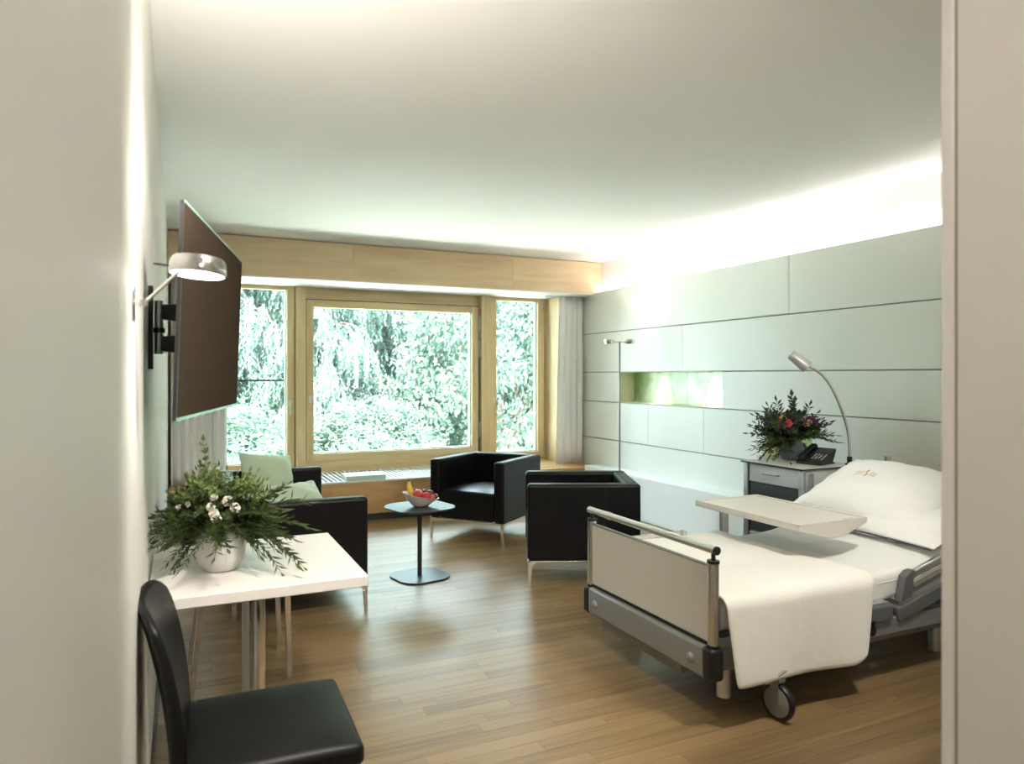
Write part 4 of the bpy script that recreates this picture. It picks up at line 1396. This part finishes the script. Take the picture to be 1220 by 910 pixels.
# ---- bedside cabinet
def nightstand():
    t = thing('bedside_cabinet', 'grey bedside cabinet with drawer and black-edged top by the wall', 'cabinet')
    x0, x1, y0, y1, zt = 3.49, 3.97, 3.262, 3.775, 0.822
    MB().box(x0 - 0.012, x1 + 0.006, y0 - 0.012, y1 + 0.012, zt - 0.012, zt - 0.003).build('top_edge', M_BLACKP, t, bevel=0.002)
    MB().box(x0 - 0.011, x1 + 0.005, y0 - 0.011, y1 + 0.011, zt - 0.003, zt).build('top_board', mat('cabinet_top', (0.60, 0.60, 0.56), 0.35), t, bevel=0.001, seg=1)
    for x, y in ((x0, y0), (x0, y1 - 0.035), (x1 - 0.03, y0), (x1 - 0.03, y1 - 0.035)):
        MB().box(x, x + 0.03, y, y + 0.035, 0.085, zt - 0.012).build('corner_post', M_ALU, t, bevel=0.006, seg=3)
    body = MB()
    body.box(x0 + 0.03, x1 - 0.03, y0 + 0.004, y0 + 0.018, 0.10, zt - 0.012)
    body.box(x0 + 0.03, x1 - 0.03, y1 - 0.018, y1 - 0.004, 0.10, zt - 0.012)
    body.box(x1 - 0.02, x1 - 0.006, y0 + 0.03, y1 - 0.03, 0.10, zt - 0.012)
    body.box(x0 + 0.03, x1 - 0.03, y0 + 0.018, y1 - 0.018, 0.10, 0.115)
    body.box(x0 + 0.03, x1 - 0.03, y0 + 0.018, y1 - 0.018, 0.672, 0.680)
    body.build('body', mat('cabinet_side', (0.62, 0.62, 0.58), 0.45), t)
    dr = MB().box(x0 + 0.006, x0 + 0.026, y0 + 0.038, y1 - 0.052, 0.690, zt - 0.016).build('drawer', mat('drawer_front', (0.52, 0.54, 0.55), 0.4, metal=0.2), t, bevel=0.003)
    ym = (y0 + y1) / 2
    MB().tube([(x0 + 0.006, ym + 0.07, 0.755), (x0 - 0.016, ym + 0.062, 0.755), (x0 - 0.016, ym - 0.062, 0.755), (x0 + 0.006, ym - 0.07, 0.755)], 0.0055, 8).build('handle', M_CHROME, dr)
    MB().box(x0 + 0.012, x0 + 0.022, y1 - 0.050, y1 - 0.036, 0.10, zt - 0.016).build('side_channel', M_BLACKP, t)
    MB().box(x0 + 0.014, x0 + 0.024, y0 + 0.038, y1 - 0.052, 0.36, 0.684).build('compartment_shade', mat('compartment_dark', (0.055, 0.062, 0.068), 0.35), t, bevel=0.002)  # dark sheet stands for the shade inside the open compartment
    MB().box(x0 + 0.006, x0 + 0.026, y0 + 0.038, y1 - 0.052, 0.10, 0.352).build('door', mat('drawer_front', (0.52, 0.54, 0.55), 0.4), t, bevel=0.003)
    MB().box(x0 + 0.014, x0 + 0.060, y0 - 0.022, y0, 0.655, 0.800).build('tray_hinge', M_ALU, t, bevel=0.008, seg=3)
    MB().box(x0 + 0.060, x0 + 0.082, y0 - 0.016, y0, 0.665, 0.790).build('hinge_cover', M_GREYL, t, bevel=0.004)
    for x, y in ((x0 + 0.04, y0 + 0.04), (x0 + 0.04, y1 - 0.04), (x1 - 0.04, y0 + 0.04), (x1 - 0.04, y1 - 0.04)):
        MB().cyl((x, y - 0.012, 0.03), (x, y + 0.012, 0.03), 0.03, seg=18).box(x - 0.015, x + 0.015, y - 0.016, y + 0.016, 0.045, 0.10).build('castor', M_GREYP, t)
    settle(t, ((x0 + x1) / 2, (y0 + y1) / 2, 0))
nightstand()
ZN = 0.822

# ---- gooseneck reading lamp clamped beside the cabinet
def bedside_lamp():
    t = thing('reading_lamp', 'grey gooseneck reading lamp clamped to the bedside cabinet', 'lamp')
    bx, by = 3.915, 3.275
    MB().box(bx - 0.022, bx + 0.022, by - 0.016, by + 0.016, ZN, ZN + 0.014).cyl((bx, by, ZN + 0.014), (bx, by, ZN + 0.055), 0.016, seg=14).build('clamp', M_BLACKP, t, bevel=0.002)
    pts = [(3.915, 3.275, ZN + 0.05), (3.915, 3.277, 0.98), (3.908, 3.283, 1.06), (3.885, 3.305, 1.17), (3.855, 3.335, 1.28), (3.82, 3.37, 1.375), (3.77, 3.415, 1.440), (3.715, 3.465, 1.472)]
    # smooth the neck
    for _ in range(2):
        q = [pts[0]]
        for a, b in zip(pts[:-1], pts[1:]):
            q.append(tuple(a[i] * 0.75 + b[i] * 0.25 for i in range(3)))
            q.append(tuple(a[i] * 0.25 + b[i] * 0.75 for i in range(3)))
        q.append(pts[-1])
        pts = q
    MB().tube(pts, 0.0085, 10).build('gooseneck', M_SATIN, t)
    p = Vector(pts[-1])
    d = Vector((0.055, -0.04, -0.058)).normalized()              # the head opens along d
    M = Matrix.Translation(p + d * 0.0) @ d.to_track_quat('Z', 'Y').to_matrix().to_4x4()
    hd = MB().lathe([(0, -0.105), (0.028, -0.105), (0.033, -0.098), (0.042, 0.020), (0.042, 0.030), (0.039, 0.030), (0.036, 0.016), (0, 0.010)], 28, (0, 0, 0), M).build('lamp_head', M_ALU, t, smooth=50)
    MB().lathe([(0, 0.0135), (0.036, 0.0135), (0.036, 0.018), (0, 0.018)], 24, (0, 0, 0), M).build('lens', mat('dark_lens', (0.10, 0.10, 0.10), 0.2), hd)
    settle(t, (bx, by, ZN))
bedside_lamp()
def cable():
    pts = []
    for k in range(17):
        s = k / 16
        a = 2 * PI * s * 1.1
        pts.append((3.945 + 0.012 * math.sin(a * 0.5) + 0.01, 3.235 - 0.022 * math.cos(a), 0.80 - 0.055 * math.sin(a * 0.5) - 0.05 * s))
    o = MB().tube(pts, 0.004, 8).build('cable', mat('white_cable', (0.75, 0.75, 0.72), 0.5))
    tag(o, 'white cable loop hanging beside the bedside cabinet', 'cable')
    settle(o, (3.95, 3.235, 0.70))
cable()

# ---- telephone
def telephone():
    t = thing('telephone', 'black desk telephone with white keys on the bedside cabinet', 'telephone')
    # local: faces -x; low edge at -x
    prof = [(-0.105, 0.0), (0.085, 0.0), (0.085, 0.008), (0.055, 0.012), (0.100, 0.088), (0.092, 0.098), (-0.100, 0.020), (-0.108, 0.010)]
    MB().prism(prof, -0.085, 0.085, axis='y').build('body', M_BLACKP, t, bevel=0.004)
    sl = math.atan2(0.078, 0.192)
    S = Matrix.Translation((-0.100, 0, 0.020)) @ Matrix.Rotation(-sl, 4, 'Y')
    for r in range(4):
        for c in range(3):
            MB().box(0.042 + r * 0.019, 0.050 + r * 0.019, -0.050 + c * 0.021, -0.040 + c * 0.021, 0.001, 0.004, S).build('key', M_GRILLE if (r + c) % 3 else M_GREYL, t)
    for r in range(5):
        MB().box(0.030 + r * 0.017, 0.036 + r * 0.017, -0.076, -0.066, 0.001, 0.003, S).build('key', M_GRILLE, t)
    MB().box(0.132, 0.180, -0.060, 0.015, 0.0008, 0.003, S).build('display', mat('grey_display', (0.09, 0.10, 0.10), 0.2), t)
    h = MB().box(0.000, 0.195, 0.032, 0.072, 0.018, 0.034, S).box(0.000, 0.050, 0.030, 0.074, 0.002, 0.030, S).box(0.150, 0.197, 0.030, 0.074, 0.002, 0.030, S)
    h.build('handset', M_BLACKP, t, bevel=0.007, seg=3)
    t.location = (3.80, 3.435, ZN)
    t.rotation_euler = (0, 0, math.radians(14))
telephone()

# ================================================================== FLOWERS
M_LEAF_DARK = leaf_mat('dark_leaf', (0.035, 0.062, 0.018), (0.10, 0.135, 0.045), 0.25)
M_LEAF_LIGHT = leaf_mat('light_leaf', (0.12, 0.19, 0.05), (0.34, 0.42, 0.16), 0.35)
M_LEAF_BLUE = leaf_mat('dusky_leaf', (0.030, 0.050, 0.028), (0.09, 0.11, 0.075), 0.2)
M_PETAL_W = mat('white_petal', (0.85, 0.82, 0.72), 0.7)
M_PETAL_R = mat('coral_petal', (0.62, 0.10, 0.10), 0.7)
M_PETAL_P = mat('pink_petal', (0.85, 0.50, 0.45), 0.7)
M_PETAL_M = mat('magenta_petal', (0.30, 0.05, 0.26), 0.7)
M_PETAL_V = mat('violet_bud', (0.08, 0.05, 0.14), 0.7)
M_PETAL_Y = mat('yellow_bud', (0.55, 0.48, 0.12), 0.7)

def sprig_mesh(name, leaf_l, leaf_w, pairs, bend, seed, spread=55, tip=True):
    """unit-length stem along +z bending towards +x, leaves in pairs; last material slot is the stem"""
    rnd = random.Random(seed)
    mb = MB()
    pts = [Vector((bend * (k / 8) ** 2, 0.03 * math.sin(k + seed), k / 8)) for k in range(9)]
    mb.tube(pts, [0.010 * (1 - 0.07 * k) for k in range(9)], 4, cap=False)
    nstem = len(mb.f)
    def leaf(p, d, up, l, w):
        d = d.normalized()
        s = d.cross(up)
        if s.length < 1e-4: s = Vector((1, 0, 0))
        s.normalize()
        n = s.cross(d)
        mb.add([p, p + d * l * 0.45 + s * w - n * 0.0, p + d * l - n * l * 0.12, p + d * l * 0.45 - s * w, p + d * l * 0.5 + n * w * 0.5 * -1],
               [(0, 1, 4), (1, 2, 4), (2, 3, 4), (3, 0, 4)])
    for k in range(pairs):
        h = 0.14 + 0.84 * k / pairs + rnd.uniform(-0.02, 0.02)
        i = min(7, int(h * 8)); f = h * 8 - i
        p = pts[i].lerp(pts[i + 1], f)
        tang = (pts[i + 1] - pts[i]).normalized()
        a = rnd.uniform(0, 2 * PI)
        for s in (0, PI):
            side = Vector((math.cos(a + s), math.sin(a + s), 0))
            sp = math.radians(spread + rnd.uniform(-15, 15))
            d = tang * math.cos(sp) + side * math.sin(sp)
            k2 = rnd.uniform(0.75, 1.2) * (1 - 0.25 * h)
            leaf(p, d, tang + Vector((0.2, 0.1, 0)), leaf_l * k2, leaf_w * k2)
    leaf(pts[-1], pts[-1] - pts[-2], Vector((1, 0.2, 0)), leaf_l, leaf_w)
    me = mb.mesh(name, None)
    return me

def flower_mesh(name, layers, seed, cup=0.6):
    """open bloom: rings of petals, unit radius"""
    rnd = random.Random(seed)
    mb = MB()
    for L in range(layers):
        n = 6 - (L > 1)
        r = 1.0 - 0.27 * L
        lift = 0.15 + 0.28 * L
        for k in range(n):
            a = 2 * PI * (k + 0.5 * L) / n + rnd.uniform(-0.15, 0.15)
            c, s = math.cos(a), math.sin(a)
            rows = []
            for i in range(5):
                t = i / 4
                rad = r * (t ** 0.8)
                wid = 0.62 * r * math.sin(PI * (0.15 + 0.75 * t)) ** 0.8
                z = lift * t ** 1.6 * (1 + cup) - (0.18 * max(0, t - 0.75) * 4 * (1 - L * 0.3)) + 0.02
                row = []
                for j in range(4):
                    v = -1 + 2 * j / 3
                    bx = rad - 0.10 * v * v * r
                    by = wid * v
                    row.append((c * bx - s * by, s * bx + c * by, z + 0.12 * r * v * v + rnd.uniform(-0.025, 0.025)))
                rows.append(row)
            mb.grid(rows)
    mb.sphere((0, 0, 0.32), 0.16, 8, 5)
    return mb.mesh(name, 70)

def orient(o, base, d, length, twist=0.0, thick=None):
    """stand a sprig on `base`, pointing along d, its bend turned downwards"""
    d = Vector(d).normalized()
    down = Vector((0, 0, -1))
    x = down - d * down.dot(d)
    if x.length < 1e-3: x = Vector((1, 0, 0))
    x.normalize()
    y = d.cross(x)
    M = Matrix((x, y, d)).transposed().to_4x4()
    M = M @ Matrix.Rotation(twist, 4, 'Z')
    k = length if thick is None else thick
    o.matrix_basis = Matrix.Translation(base) @ M @ Matrix.Diagonal((k, k, length, 1))

CR = Vector((math.cos(YAW), -math.sin(YAW), 0))     # to the right as one stands in the entry
CF = Vector((math.sin(YAW), math.cos(YAW), 0))      # away from the entry

# ---- big bouquet on the white table
V1 = Vector((0.130, 2.635, 0.740))
def vase1():
    o = MB().lathe([(0, 0), (0.045, 0), (0.060, 0.008), (0.076, 0.040), (0.081, 0.080), (0.076, 0.118), (0.063, 0.146), (0.058, 0.155), (0.054, 0.155), (0.059, 0.145), (0.072, 0.115), (0.076, 0.080), (0.070, 0.040), (0.0, 0.012)], 40).build('vase', M_VASE1, smooth=60)
    tag(o, 'round pale grey ceramic vase on the white table', 'vase')
    o.location = V1
vase1()
def bouquet1():
    t = thing('bouquet', 'large bouquet of trailing greenery and white blooms in the pale vase', 'flowers', 'flower bouquets', V1 + Vector((0, 0, 0.03)))
    base = Vector((0, 0, 0.10))
    narrow = [sprig_mesh('trailing_sprig', 0.22, 0.026, 17, 0.22 + 0.16 * k, 30 + k, 34) for k in range(4)]
    dark = [sprig_mesh('leafy_sprig', 0.17, 0.048, 17, 0.10 + 0.1 * k, 50 + k, 55) for k in range(3)]
    light = [sprig_mesh('green_sprig', 0.13, 0.046, 18, 0.05 + 0.1 * k, 70 + k, 60) for k in range(3)]
    spike = sprig_mesh('flower_spike', 0.09, 0.035, 26, 0.05, 91, 48)
    rnd = random.Random(12)
    def put(me, m, name, right, up, fwd, ln, h=0.0):
        """right/up/forward reach of the tip in metres from the vase mouth"""
        d = CR * right + CF * fwd + Vector((0, 0, up))
        tip = V1 + Vector((0, 0, 0.13)) + d.normalized() * ln
        while tip.x < XL + 0.045 and ln > 0.08:
            ln *= 0.93
            tip = V1 + Vector((0, 0, 0.13)) + d.normalized() * ln
        o = link(name, me, m, t)
        orient(o, base + Vector((rnd.uniform(-0.02, 0.02), rnd.uniform(-0.02, 0.02), h)), d, ln)
    # trailing greens sideways
    for k in range(70):
        a = rnd.uniform(0, 2 * PI)
        put(rnd.choice(narrow), M_LEAF_DARK, 'trailing_sprig', math.cos(a) * 1.0, rnd.uniform(0.12, 0.80), math.sin(a) * 0.8, rnd.uniform(0.17, 0.25), 0.02)
    for rt, upw, fw, ln in ((-0.9, 0.02, -0.35, 0.26), (-0.9, -0.12, -0.5, 0.24), (-0.8, -0.05, -0.7, 0.25), (-1, 0.15, 0.1, 0.24), (-0.75, -0.25, -0.55, 0.22),
                            (0.9, 0.12, -0.3, 0.24), (1, 0.15, 0.0, 0.25), (1, 0.30, -0.3, 0.25), (0.8, 0.02, -0.5, 0.18), (0.95, 0.35, 0.3, 0.24), (-1, 0.35, 0.2, 0.22)):
        put(rnd.choice(narrow), M_LEAF_DARK, 'trailing_sprig', rt, upw, fw, ln, 0.02)
    for k in range(70):
        a = rnd.uniform(0, 2 * PI)
        put(rnd.choice(dark), M_LEAF_DARK, 'leafy_sprig', math.cos(a) * 0.85, rnd.uniform(0.40, 1.3), math.sin(a) * 0.8, rnd.uniform(0.14, 0.20), 0.02)
    for k in range(64):
        put(rnd.choice(light), M_LEAF_LIGHT, 'green_sprig', rnd.uniform(-0.85, 0.95), rnd.uniform(0.7, 1.4), rnd.uniform(-0.6, 0.6), rnd.uniform(0.15, 0.205), 0.02)
    put(spike, M_LEAF_LIGHT, 'flower_spike', -0.20, 1.0, 0.1, 0.31)
    put(spike, M_LEAF_LIGHT, 'flower_spike', -0.30, 0.9, 0.2, 0.24)
    fl = [flower_mesh('white_bloom', 3, 100 + k) for k in range(2)]
    for k, (r, u, f, s) in enumerate(((0.030, 0.105, -0.13, 0.017), (0.066, 0.140, -0.11, 0.019), (0.090, 0.118, -0.11, 0.018), (0.020, 0.125, -0.13, 0.015), (0.044, 0.090, -0.145, 0.017), (0.018, 0.150, -0.10, 0.014), (0.105, 0.145, -0.05, 0.014), (-0.09, 0.12, -0.11, 0.011), (-0.06, 0.13, -0.11, 0.011), (-0.03, 0.10, -0.13, 0.010))):
        p = base + CR * r + CF * f + Vector((0, 0, u - 0.02))
        o = link('white_bloom', fl[k % 2], M_PETAL_W, t)
        d = (CR * r * 2 + CF * (f - 0.1) + Vector((0, 0, 0.12))).normalized()
        o.matrix_basis = Matrix.Translation(p) @ d.to_track_quat('Z', 'Y').to_matrix().to_4x4() @ Matrix.Diagonal((s, s, s, 1))
        q = MB().tube([base + Vector((0, 0, -0.05)), base * 0.4 + p * 0.6, p], 0.0018, 5).build('flower_stem', M_STEM, t)
bouquet1()

# ---- bouquet on the bedside cabinet
V2 = Vector((3.785, 3.640, ZN))
def vase2():
    o = MB().lathe([(0, 0), (0.042, 0), (0.060, 0.010), (0.078, 0.045), (0.083, 0.078), (0.076, 0.118), (0.060, 0.146), (0.052, 0.152), (0.048, 0.150), (0.070, 0.115), (0.076, 0.078), (0.070, 0.045), (0.0, 0.014)], 36).build('vase', M_VASE2, smooth=60)
    tag(o, 'round blue-grey ceramic vase on the bedside cabinet', 'vase')
    o.location = V2
vase2()
def bouquet2():
    t = thing('bouquet', 'dark bouquet with coral, pink and violet blooms in the blue-grey vase', 'flowers', 'flower bouquets', V2 + Vector((0, 0, 0.03)))
    base = Vector((0, 0, 0.10))
    dark = [sprig_mesh('dusky_sprig', 0.19, 0.058, 15, 0.08 + 0.12 * k, 150 + k, 50) for k in range(3)]
    narrow = [sprig_mesh('trailing_sprig', 0.26, 0.032, 14, 0.35 + 0.2 * k, 160 + k, 36) for k in range(3)]
    rnd = random.Random(5)
    def put(me, m, name, right, up, fwd, ln):
        if right > 0.1 and fwd < 0.35 and up < 0.75:      # keep clear of the telephone
            up = 0.75
        d = CR * right + CF * fwd + Vector((0, 0, up))
        tip = V2 + Vector((0, 0, 0.13)) + d.normalized() * ln
        while tip.x > XR - 0.04 and ln > 0.08:
            ln *= 0.94
            tip = V2 + Vector((0, 0, 0.13)) + d.normalized() * ln
        o = link(name, me, m, t)
        orient(o, base + Vector((rnd.uniform(-0.02, 0.02), rnd.uniform(-0.02, 0.02), 0)), d, ln)
    for k in range(64):
        a = rnd.uniform(0, 2 * PI)
        put(rnd.choice(dark), M_LEAF_BLUE if k % 3 else M_LEAF_DARK, 'dusky_sprig', math.cos(a) * 0.75, rnd.uniform(0.35, 1.3), math.sin(a) * 0.7, rnd.uniform(0.19, 0.27))
    for k in range(24):
        a = rnd.uniform(0, 2 * PI)
        put(rnd.choice(narrow), M_LEAF_DARK, 'trailing_sprig', math.cos(a), rnd.uniform(0.05, 0.5), math.sin(a) * 0.8, rnd.uniform(0.19, 0.25))
    for rt, upw, fw, ln in ((0.0, 1.0, 0.0, 0.30), (0.15, 1.0, 0.1, 0.27), (-0.25, 1.0, 0.0, 0.28), (0.42, 1.0, 0.0, 0.27), (-0.45, 0.9, 0.1, 0.27)):
        put(dark[0], M_LEAF_BLUE, 'dusky_sprig', rt, upw, fw, ln)
    for rt, upw, fw, ln in ((-1, 0.0, -0.2, 0.23), (-1, 0.25, -0.2, 0.24), (-0.9, -0.2, -0.3, 0.22), (1, 0.1, 0.1, 0.24), (1, 0.3, 0.2, 0.22)):
        put(narrow[1], M_LEAF_DARK, 'trailing_sprig', rt, upw, fw, ln)
    fl = [flower_mesh('bloom', 3, 200 + k) for k in range(6)]
    spec = [(-0.088, 0.135, -0.10, 0.030, M_PETAL_R, 'coral_bloom'), (-0.065, 0.128, -0.12, 0.026, M_PETAL_R, 'coral_bloom'),
            (0.042, 0.150, -0.12, 0.020, M_PETAL_P, 'pink_bloom'), (0.066, 0.132, -0.13, 0.022, M_PETAL_P, 'pink_bloom'), (0.045, 0.125, -0.13, 0.019, M_PETAL_P, 'pink_bloom'),
            (0.092, 0.148, -0.10, 0.026, M_PETAL_M, 'magenta_bloom'), (0.118, 0.136, -0.09, 0.026, M_PETAL_M, 'magenta_bloom'),
            (-0.185, 0.120, -0.07, 0.016, M_PETAL_V, 'violet_bud'), (-0.15, 0.140, -0.06, 0.014, M_PETAL_V, 'violet_bud'), (-0.20, 0.075, -0.08, 0.013, M_PETAL_V, 'violet_bud'),
            (-0.085, 0.165, -0.09, 0.018, M_PETAL_Y, 'yellow_bud')]
    cache = {}
    for k, (r, u, f, s, m, nm) in enumerate(spec):
        p = base + CR * r + CF * f + Vector((0, 0, u))
        if nm not in cache:
            cache[nm] = fl[len(cache)]
        o = link(nm, cache[nm], m, t)
        d = (CR * r + CF * (f - 0.1) + Vector((0, 0, 0.10))).normalized()
        o.matrix_basis = Matrix.Translation(p) @ d.to_track_quat('Z', 'Y').to_matrix().to_4x4() @ Matrix.Diagonal((s * 1.2, s * 1.2, s * 1.2, 1))
        MB().tube([base + Vector((0, 0, -0.05)), base * 0.4 + p * 0.6, p], 0.0018, 5).build('flower_stem', M_STEM, t)
bouquet2()

# ================================================================== GARDEN OUTSIDE
def np_mesh(name, V, F):
    me = bpy.data.meshes.new(name)
    V = np.asarray(V, dtype=np.float32); F = np.asarray(F, dtype=np.int32)
    k = F.shape[1]
    me.vertices.add(len(V)); me.vertices.foreach_set('co', V.ravel())
    me.loops.add(F.size); me.loops.foreach_set('vertex_index', F.ravel())
    me.polygons.add(len(F))
    me.polygons.foreach_set('loop_start', np.arange(0, F.size, k, dtype=np.int32))
    me.update(calc_edges=True)
    me.validate()
    return me

ZG = -1.3
tag(MB().box(-14, 22, 8.0, 10.6, ZG - 0.2, ZG).build('lawn', M_LAWN, smooth=None), 'unseen strip of lawn along the house, kept dark to limit light bounced up at the windows', kind='structure')  # unseen ground, kept dark so the ceiling by the windows gets less bounce
tag(MB().box(-14, 22, 10.6, 40, ZG - 0.2, ZG).build('yard', M_BOUNCE, smooth=None), 'unseen gravel yard under the trees, made pale to bounce sunlight into the room', kind='structure')  # unseen ground, made pale to throw sunlight up onto the ceiling

M_CONIFER = leaf_mat('conifer_foliage', (0.105, 0.175, 0.145), (0.27, 0.34, 0.295), 0.38, rough=0.7)
M_BROAD = leaf_mat('broad_foliage', (0.07, 0.124, 0.095), (0.19, 0.248, 0.195), 0.42, rough=0.6)

def conifer_mesh(seed, H, R):
    """weeping conifer: limbs around the trunk, each hung with long drooping strands of short needles"""
    r = np.random.default_rng(seed)
    nl = 160
    zl = np.sort(r.uniform(0.06, 0.97, nl)) * H
    ang = r.uniform(0, 2 * np.pi, nl)
    ln = R * (1 - 0.60 * (zl / H)) * r.uniform(0.75, 1.1, nl)
    limbs = []
    starts = []
    for z, a, l in zip(zl, ang, ln):
        pts = []
        for k in range(7):
            s = k / 6
            pts.append((math.cos(a) * l * s, math.sin(a) * l * s, z + 0.16 * l * math.sin(s * 2.4) - 0.20 * l * s * s))
        limbs.append(pts)
        n = int(10 + 34 * l / R)
        s = r.uniform(0.12, 1.0, n) ** 0.8
        for q in s:
            i = min(5, int(q * 6)); f = q * 6 - i
            p = np.array(pts[i]) * (1 - f) + np.array(pts[i + 1]) * f
            starts.append(np.append(p + r.normal(0, 0.10, 3), a))
    S = np.array(starts)
    V, F = [], []
    m = 15
    L = r.uniform(0.45, 1.25, len(S))
    out = np.stack([np.cos(S[:, 3]), np.sin(S[:, 3]), np.zeros(len(S))], 1)
    sway = r.normal(0, 0.12, (len(S), 2))
    base = 0
    for k in range(m):
        t = k / m
        c = S[:, :3].copy()
        c[:, 2] -= L * t
        c += out * (0.18 * np.sin(t * 2.2) * L)[:, None]
        c[:, 0] += sway[:, 0] * t; c[:, 1] += sway[:, 1] * t
        for sd in range(2):
            a = r.uniform(0, 2 * np.pi, len(S))
            d = np.stack([np.cos(a) * 0.65, np.sin(a) * 0.65, -np.full(len(S), 0.75)], 1)
            w = np.stack([-np.sin(a), np.cos(a), np.zeros(len(S))], 1)
            ll = r.uniform(0.07, 0.15, len(S))[:, None]
            ww = r.uniform(0.008, 0.017, len(S))[:, None]
            q = np.stack([c - w * ww * 0.4, c + d * ll * 0.5 + w * ww, c + d * ll, c + d * ll * 0.5 - w * ww], 1)
            n = len(S)
            V.append(q.reshape(-1, 3))
            F.append(np.arange(n * 4).reshape(n, 4) + base)
            base += n * 4
    return np_mesh('drooping_foliage', np.concatenate(V), np.concatenate(F)), limbs

def broad_mesh(seed, R, H, n):
    """leafy crown made of many clumps of single leaves"""
    r = np.random.default_rng(seed)
    nc = 150
    d = r.normal(0, 1, (nc, 3)); d /= np.linalg.norm(d, axis=1)[:, None]
    rad = r.uniform(0.45, 1.0, nc) ** 0.5
    C = d * rad[:, None] * np.array([R, R, H / 2]) + np.array([0, 0, H / 2])
    idx = r.integers(0, nc, n)
    o = r.normal(0, 1, (n, 3)); o /= np.linalg.norm(o, axis=1)[:, None]
    P = C[idx] + o * (r.uniform(0.1, 1, n) ** 0.4 * 0.22 * R)[:, None]
    dirv = o + r.normal(0, 0.6, (n, 3)) + np.array([0, 0, -0.5]); dirv /= np.linalg.norm(dirv, axis=1)[:, None]
    side = np.cross(dirv, r.normal(0, 1, (n, 3))); side /= np.linalg.norm(side, axis=1)[:, None]
    l = r.uniform(0.05, 0.105, n)[:, None]; w = l * 0.30
    q = np.stack([P, P + dirv * l * 0.5 + side * w, P + dirv * l, P + dirv * l * 0.5 - side * w], 1)
    return np_mesh('leaves', q.reshape(-1, 3), np.arange(n * 4).reshape(n, 4)), C

con_mesh = [conifer_mesh(3 + k, 7.0, 2.8) for k in range(2)]
def conifer(x, y, k, rz, s, label):
    me, limbs = con_mesh[k]
    t = thing('conifer', label, 'tree', 'weeping conifers outside', (x, y, ZG), rz)
    t.scale = (s, s, s)
    f = link('foliage', me, M_CONIFER, t)
    f['kind'] = 'stuff'
    if 'limb%d' % k not in CACHE:
        b = MB()
        for pts in limbs:
            b.tube(pts, [0.045 * (1 - 0.13 * i) for i in range(7)], 5, cap=False)
        CACHE['limb%d' % k] = b.mesh('limbs', 60)
        CACHE['trunk'] = MB().tube([(0, 0, 0), (0.03, 0.02, 2.4), (0, 0.04, 4.8), (0, 0, 6.9)], [0.26, 0.20, 0.12, 0.02], 10).mesh('trunk', 60)
    link('trunk', CACHE['trunk'], M_TRUNK, t)
    link('limbs', CACHE['limb%d' % k], M_TRUNK, t)['kind'] = 'stuff'
    return t
CACHE = {}
conifer(1.2, 16.2, 0, 0.3, 1.0, 'weeping conifer with long drooping strands behind the narrow window by the sofa')
conifer(3.9, 17.0, 1, 2.1, 1.05, 'weeping conifer with long drooping strands in the middle of the wide window')
conifer(2.7, 15.2, 1, 2.6, 0.74, 'small weeping conifer in front of the others in the wide window')
conifer(7.0, 18.2, 0, 4.2, 1.05, 'weeping conifer half hidden behind the leafy tree beyond the window by the curtain')
conifer(-2.4, 17.6, 1, 5.0, 1.0, 'weeping conifer behind the television wall side of the garden')
conifer(2.6, 21.1, 0, 1.4, 1.2, 'tall weeping conifer in the back row of the garden')
conifer(6.0, 22.1, 1, 3.3, 1.25, 'weeping conifer in the back row behind the leafy tree')
conifer(10.5, 19.6, 1, 0.6, 1.15, 'weeping conifer at the far end of the garden past the curtain window')

br_mesh = [broad_mesh(11, 1.7, 3.4, 42000), broad_mesh(12, 1.7, 3.4, 42000)]
def broad(name, x, y, zb, k, rz, sc, label, cat):
    me, C = br_mesh[k]
    t = thing(name, label, cat, 'leafy trees and shrubs outside', (x, y, ZG), rz)
    f = link('leaves', me, M_BROAD, t)
    f['kind'] = 'stuff'
    f.location = (0, 0, zb - ZG)
    f.scale = sc
    b = MB()
    b.tube([(0, 0, 0), (0.05, 0.03, (zb - ZG) * 0.7), (0, 0, zb - ZG + 1.2 * sc[2])], [0.12, 0.09, 0.05], 8)
    for c in C[::6]:
        e = Vector((c[0] * sc[0], c[1] * sc[1], c[2] * sc[2] + zb - ZG))
        b.tube([(0, 0, zb - ZG + 0.3), Vector((e.x * 0.5, e.y * 0.5, (e.z + zb - ZG) * 0.5)), e], [0.035, 0.022, 0.008], 5, cap=False)
    b.build('branches', M_TRUNK, t)
    return t
broad('leafy_tree', 6.3, 14.2, -0.9, 0, 0.4, (1.25, 1.0, 1.45), 'bright leafy tree beyond the narrow window by the curtain', 'tree')
broad('leafy_shrub', 3.3, 13.6, -1.2, 1, 1.7, (1.15, 0.85, 0.60), 'bright leafy shrub filling the lower middle of the wide window', 'shrub')
broad('leafy_shrub', 0.5, 13.5, -1.2, 0, 3.1, (1.1, 0.85, 0.60), 'bright leafy shrub low behind the narrow window by the sofa', 'shrub')
broad('leafy_shrub', 9.0, 14.8, -1.1, 1, 4.0, (1.1, 1.0, 1.0), 'bright leafy shrub next to the leafy tree at the end of the garden', 'shrub')
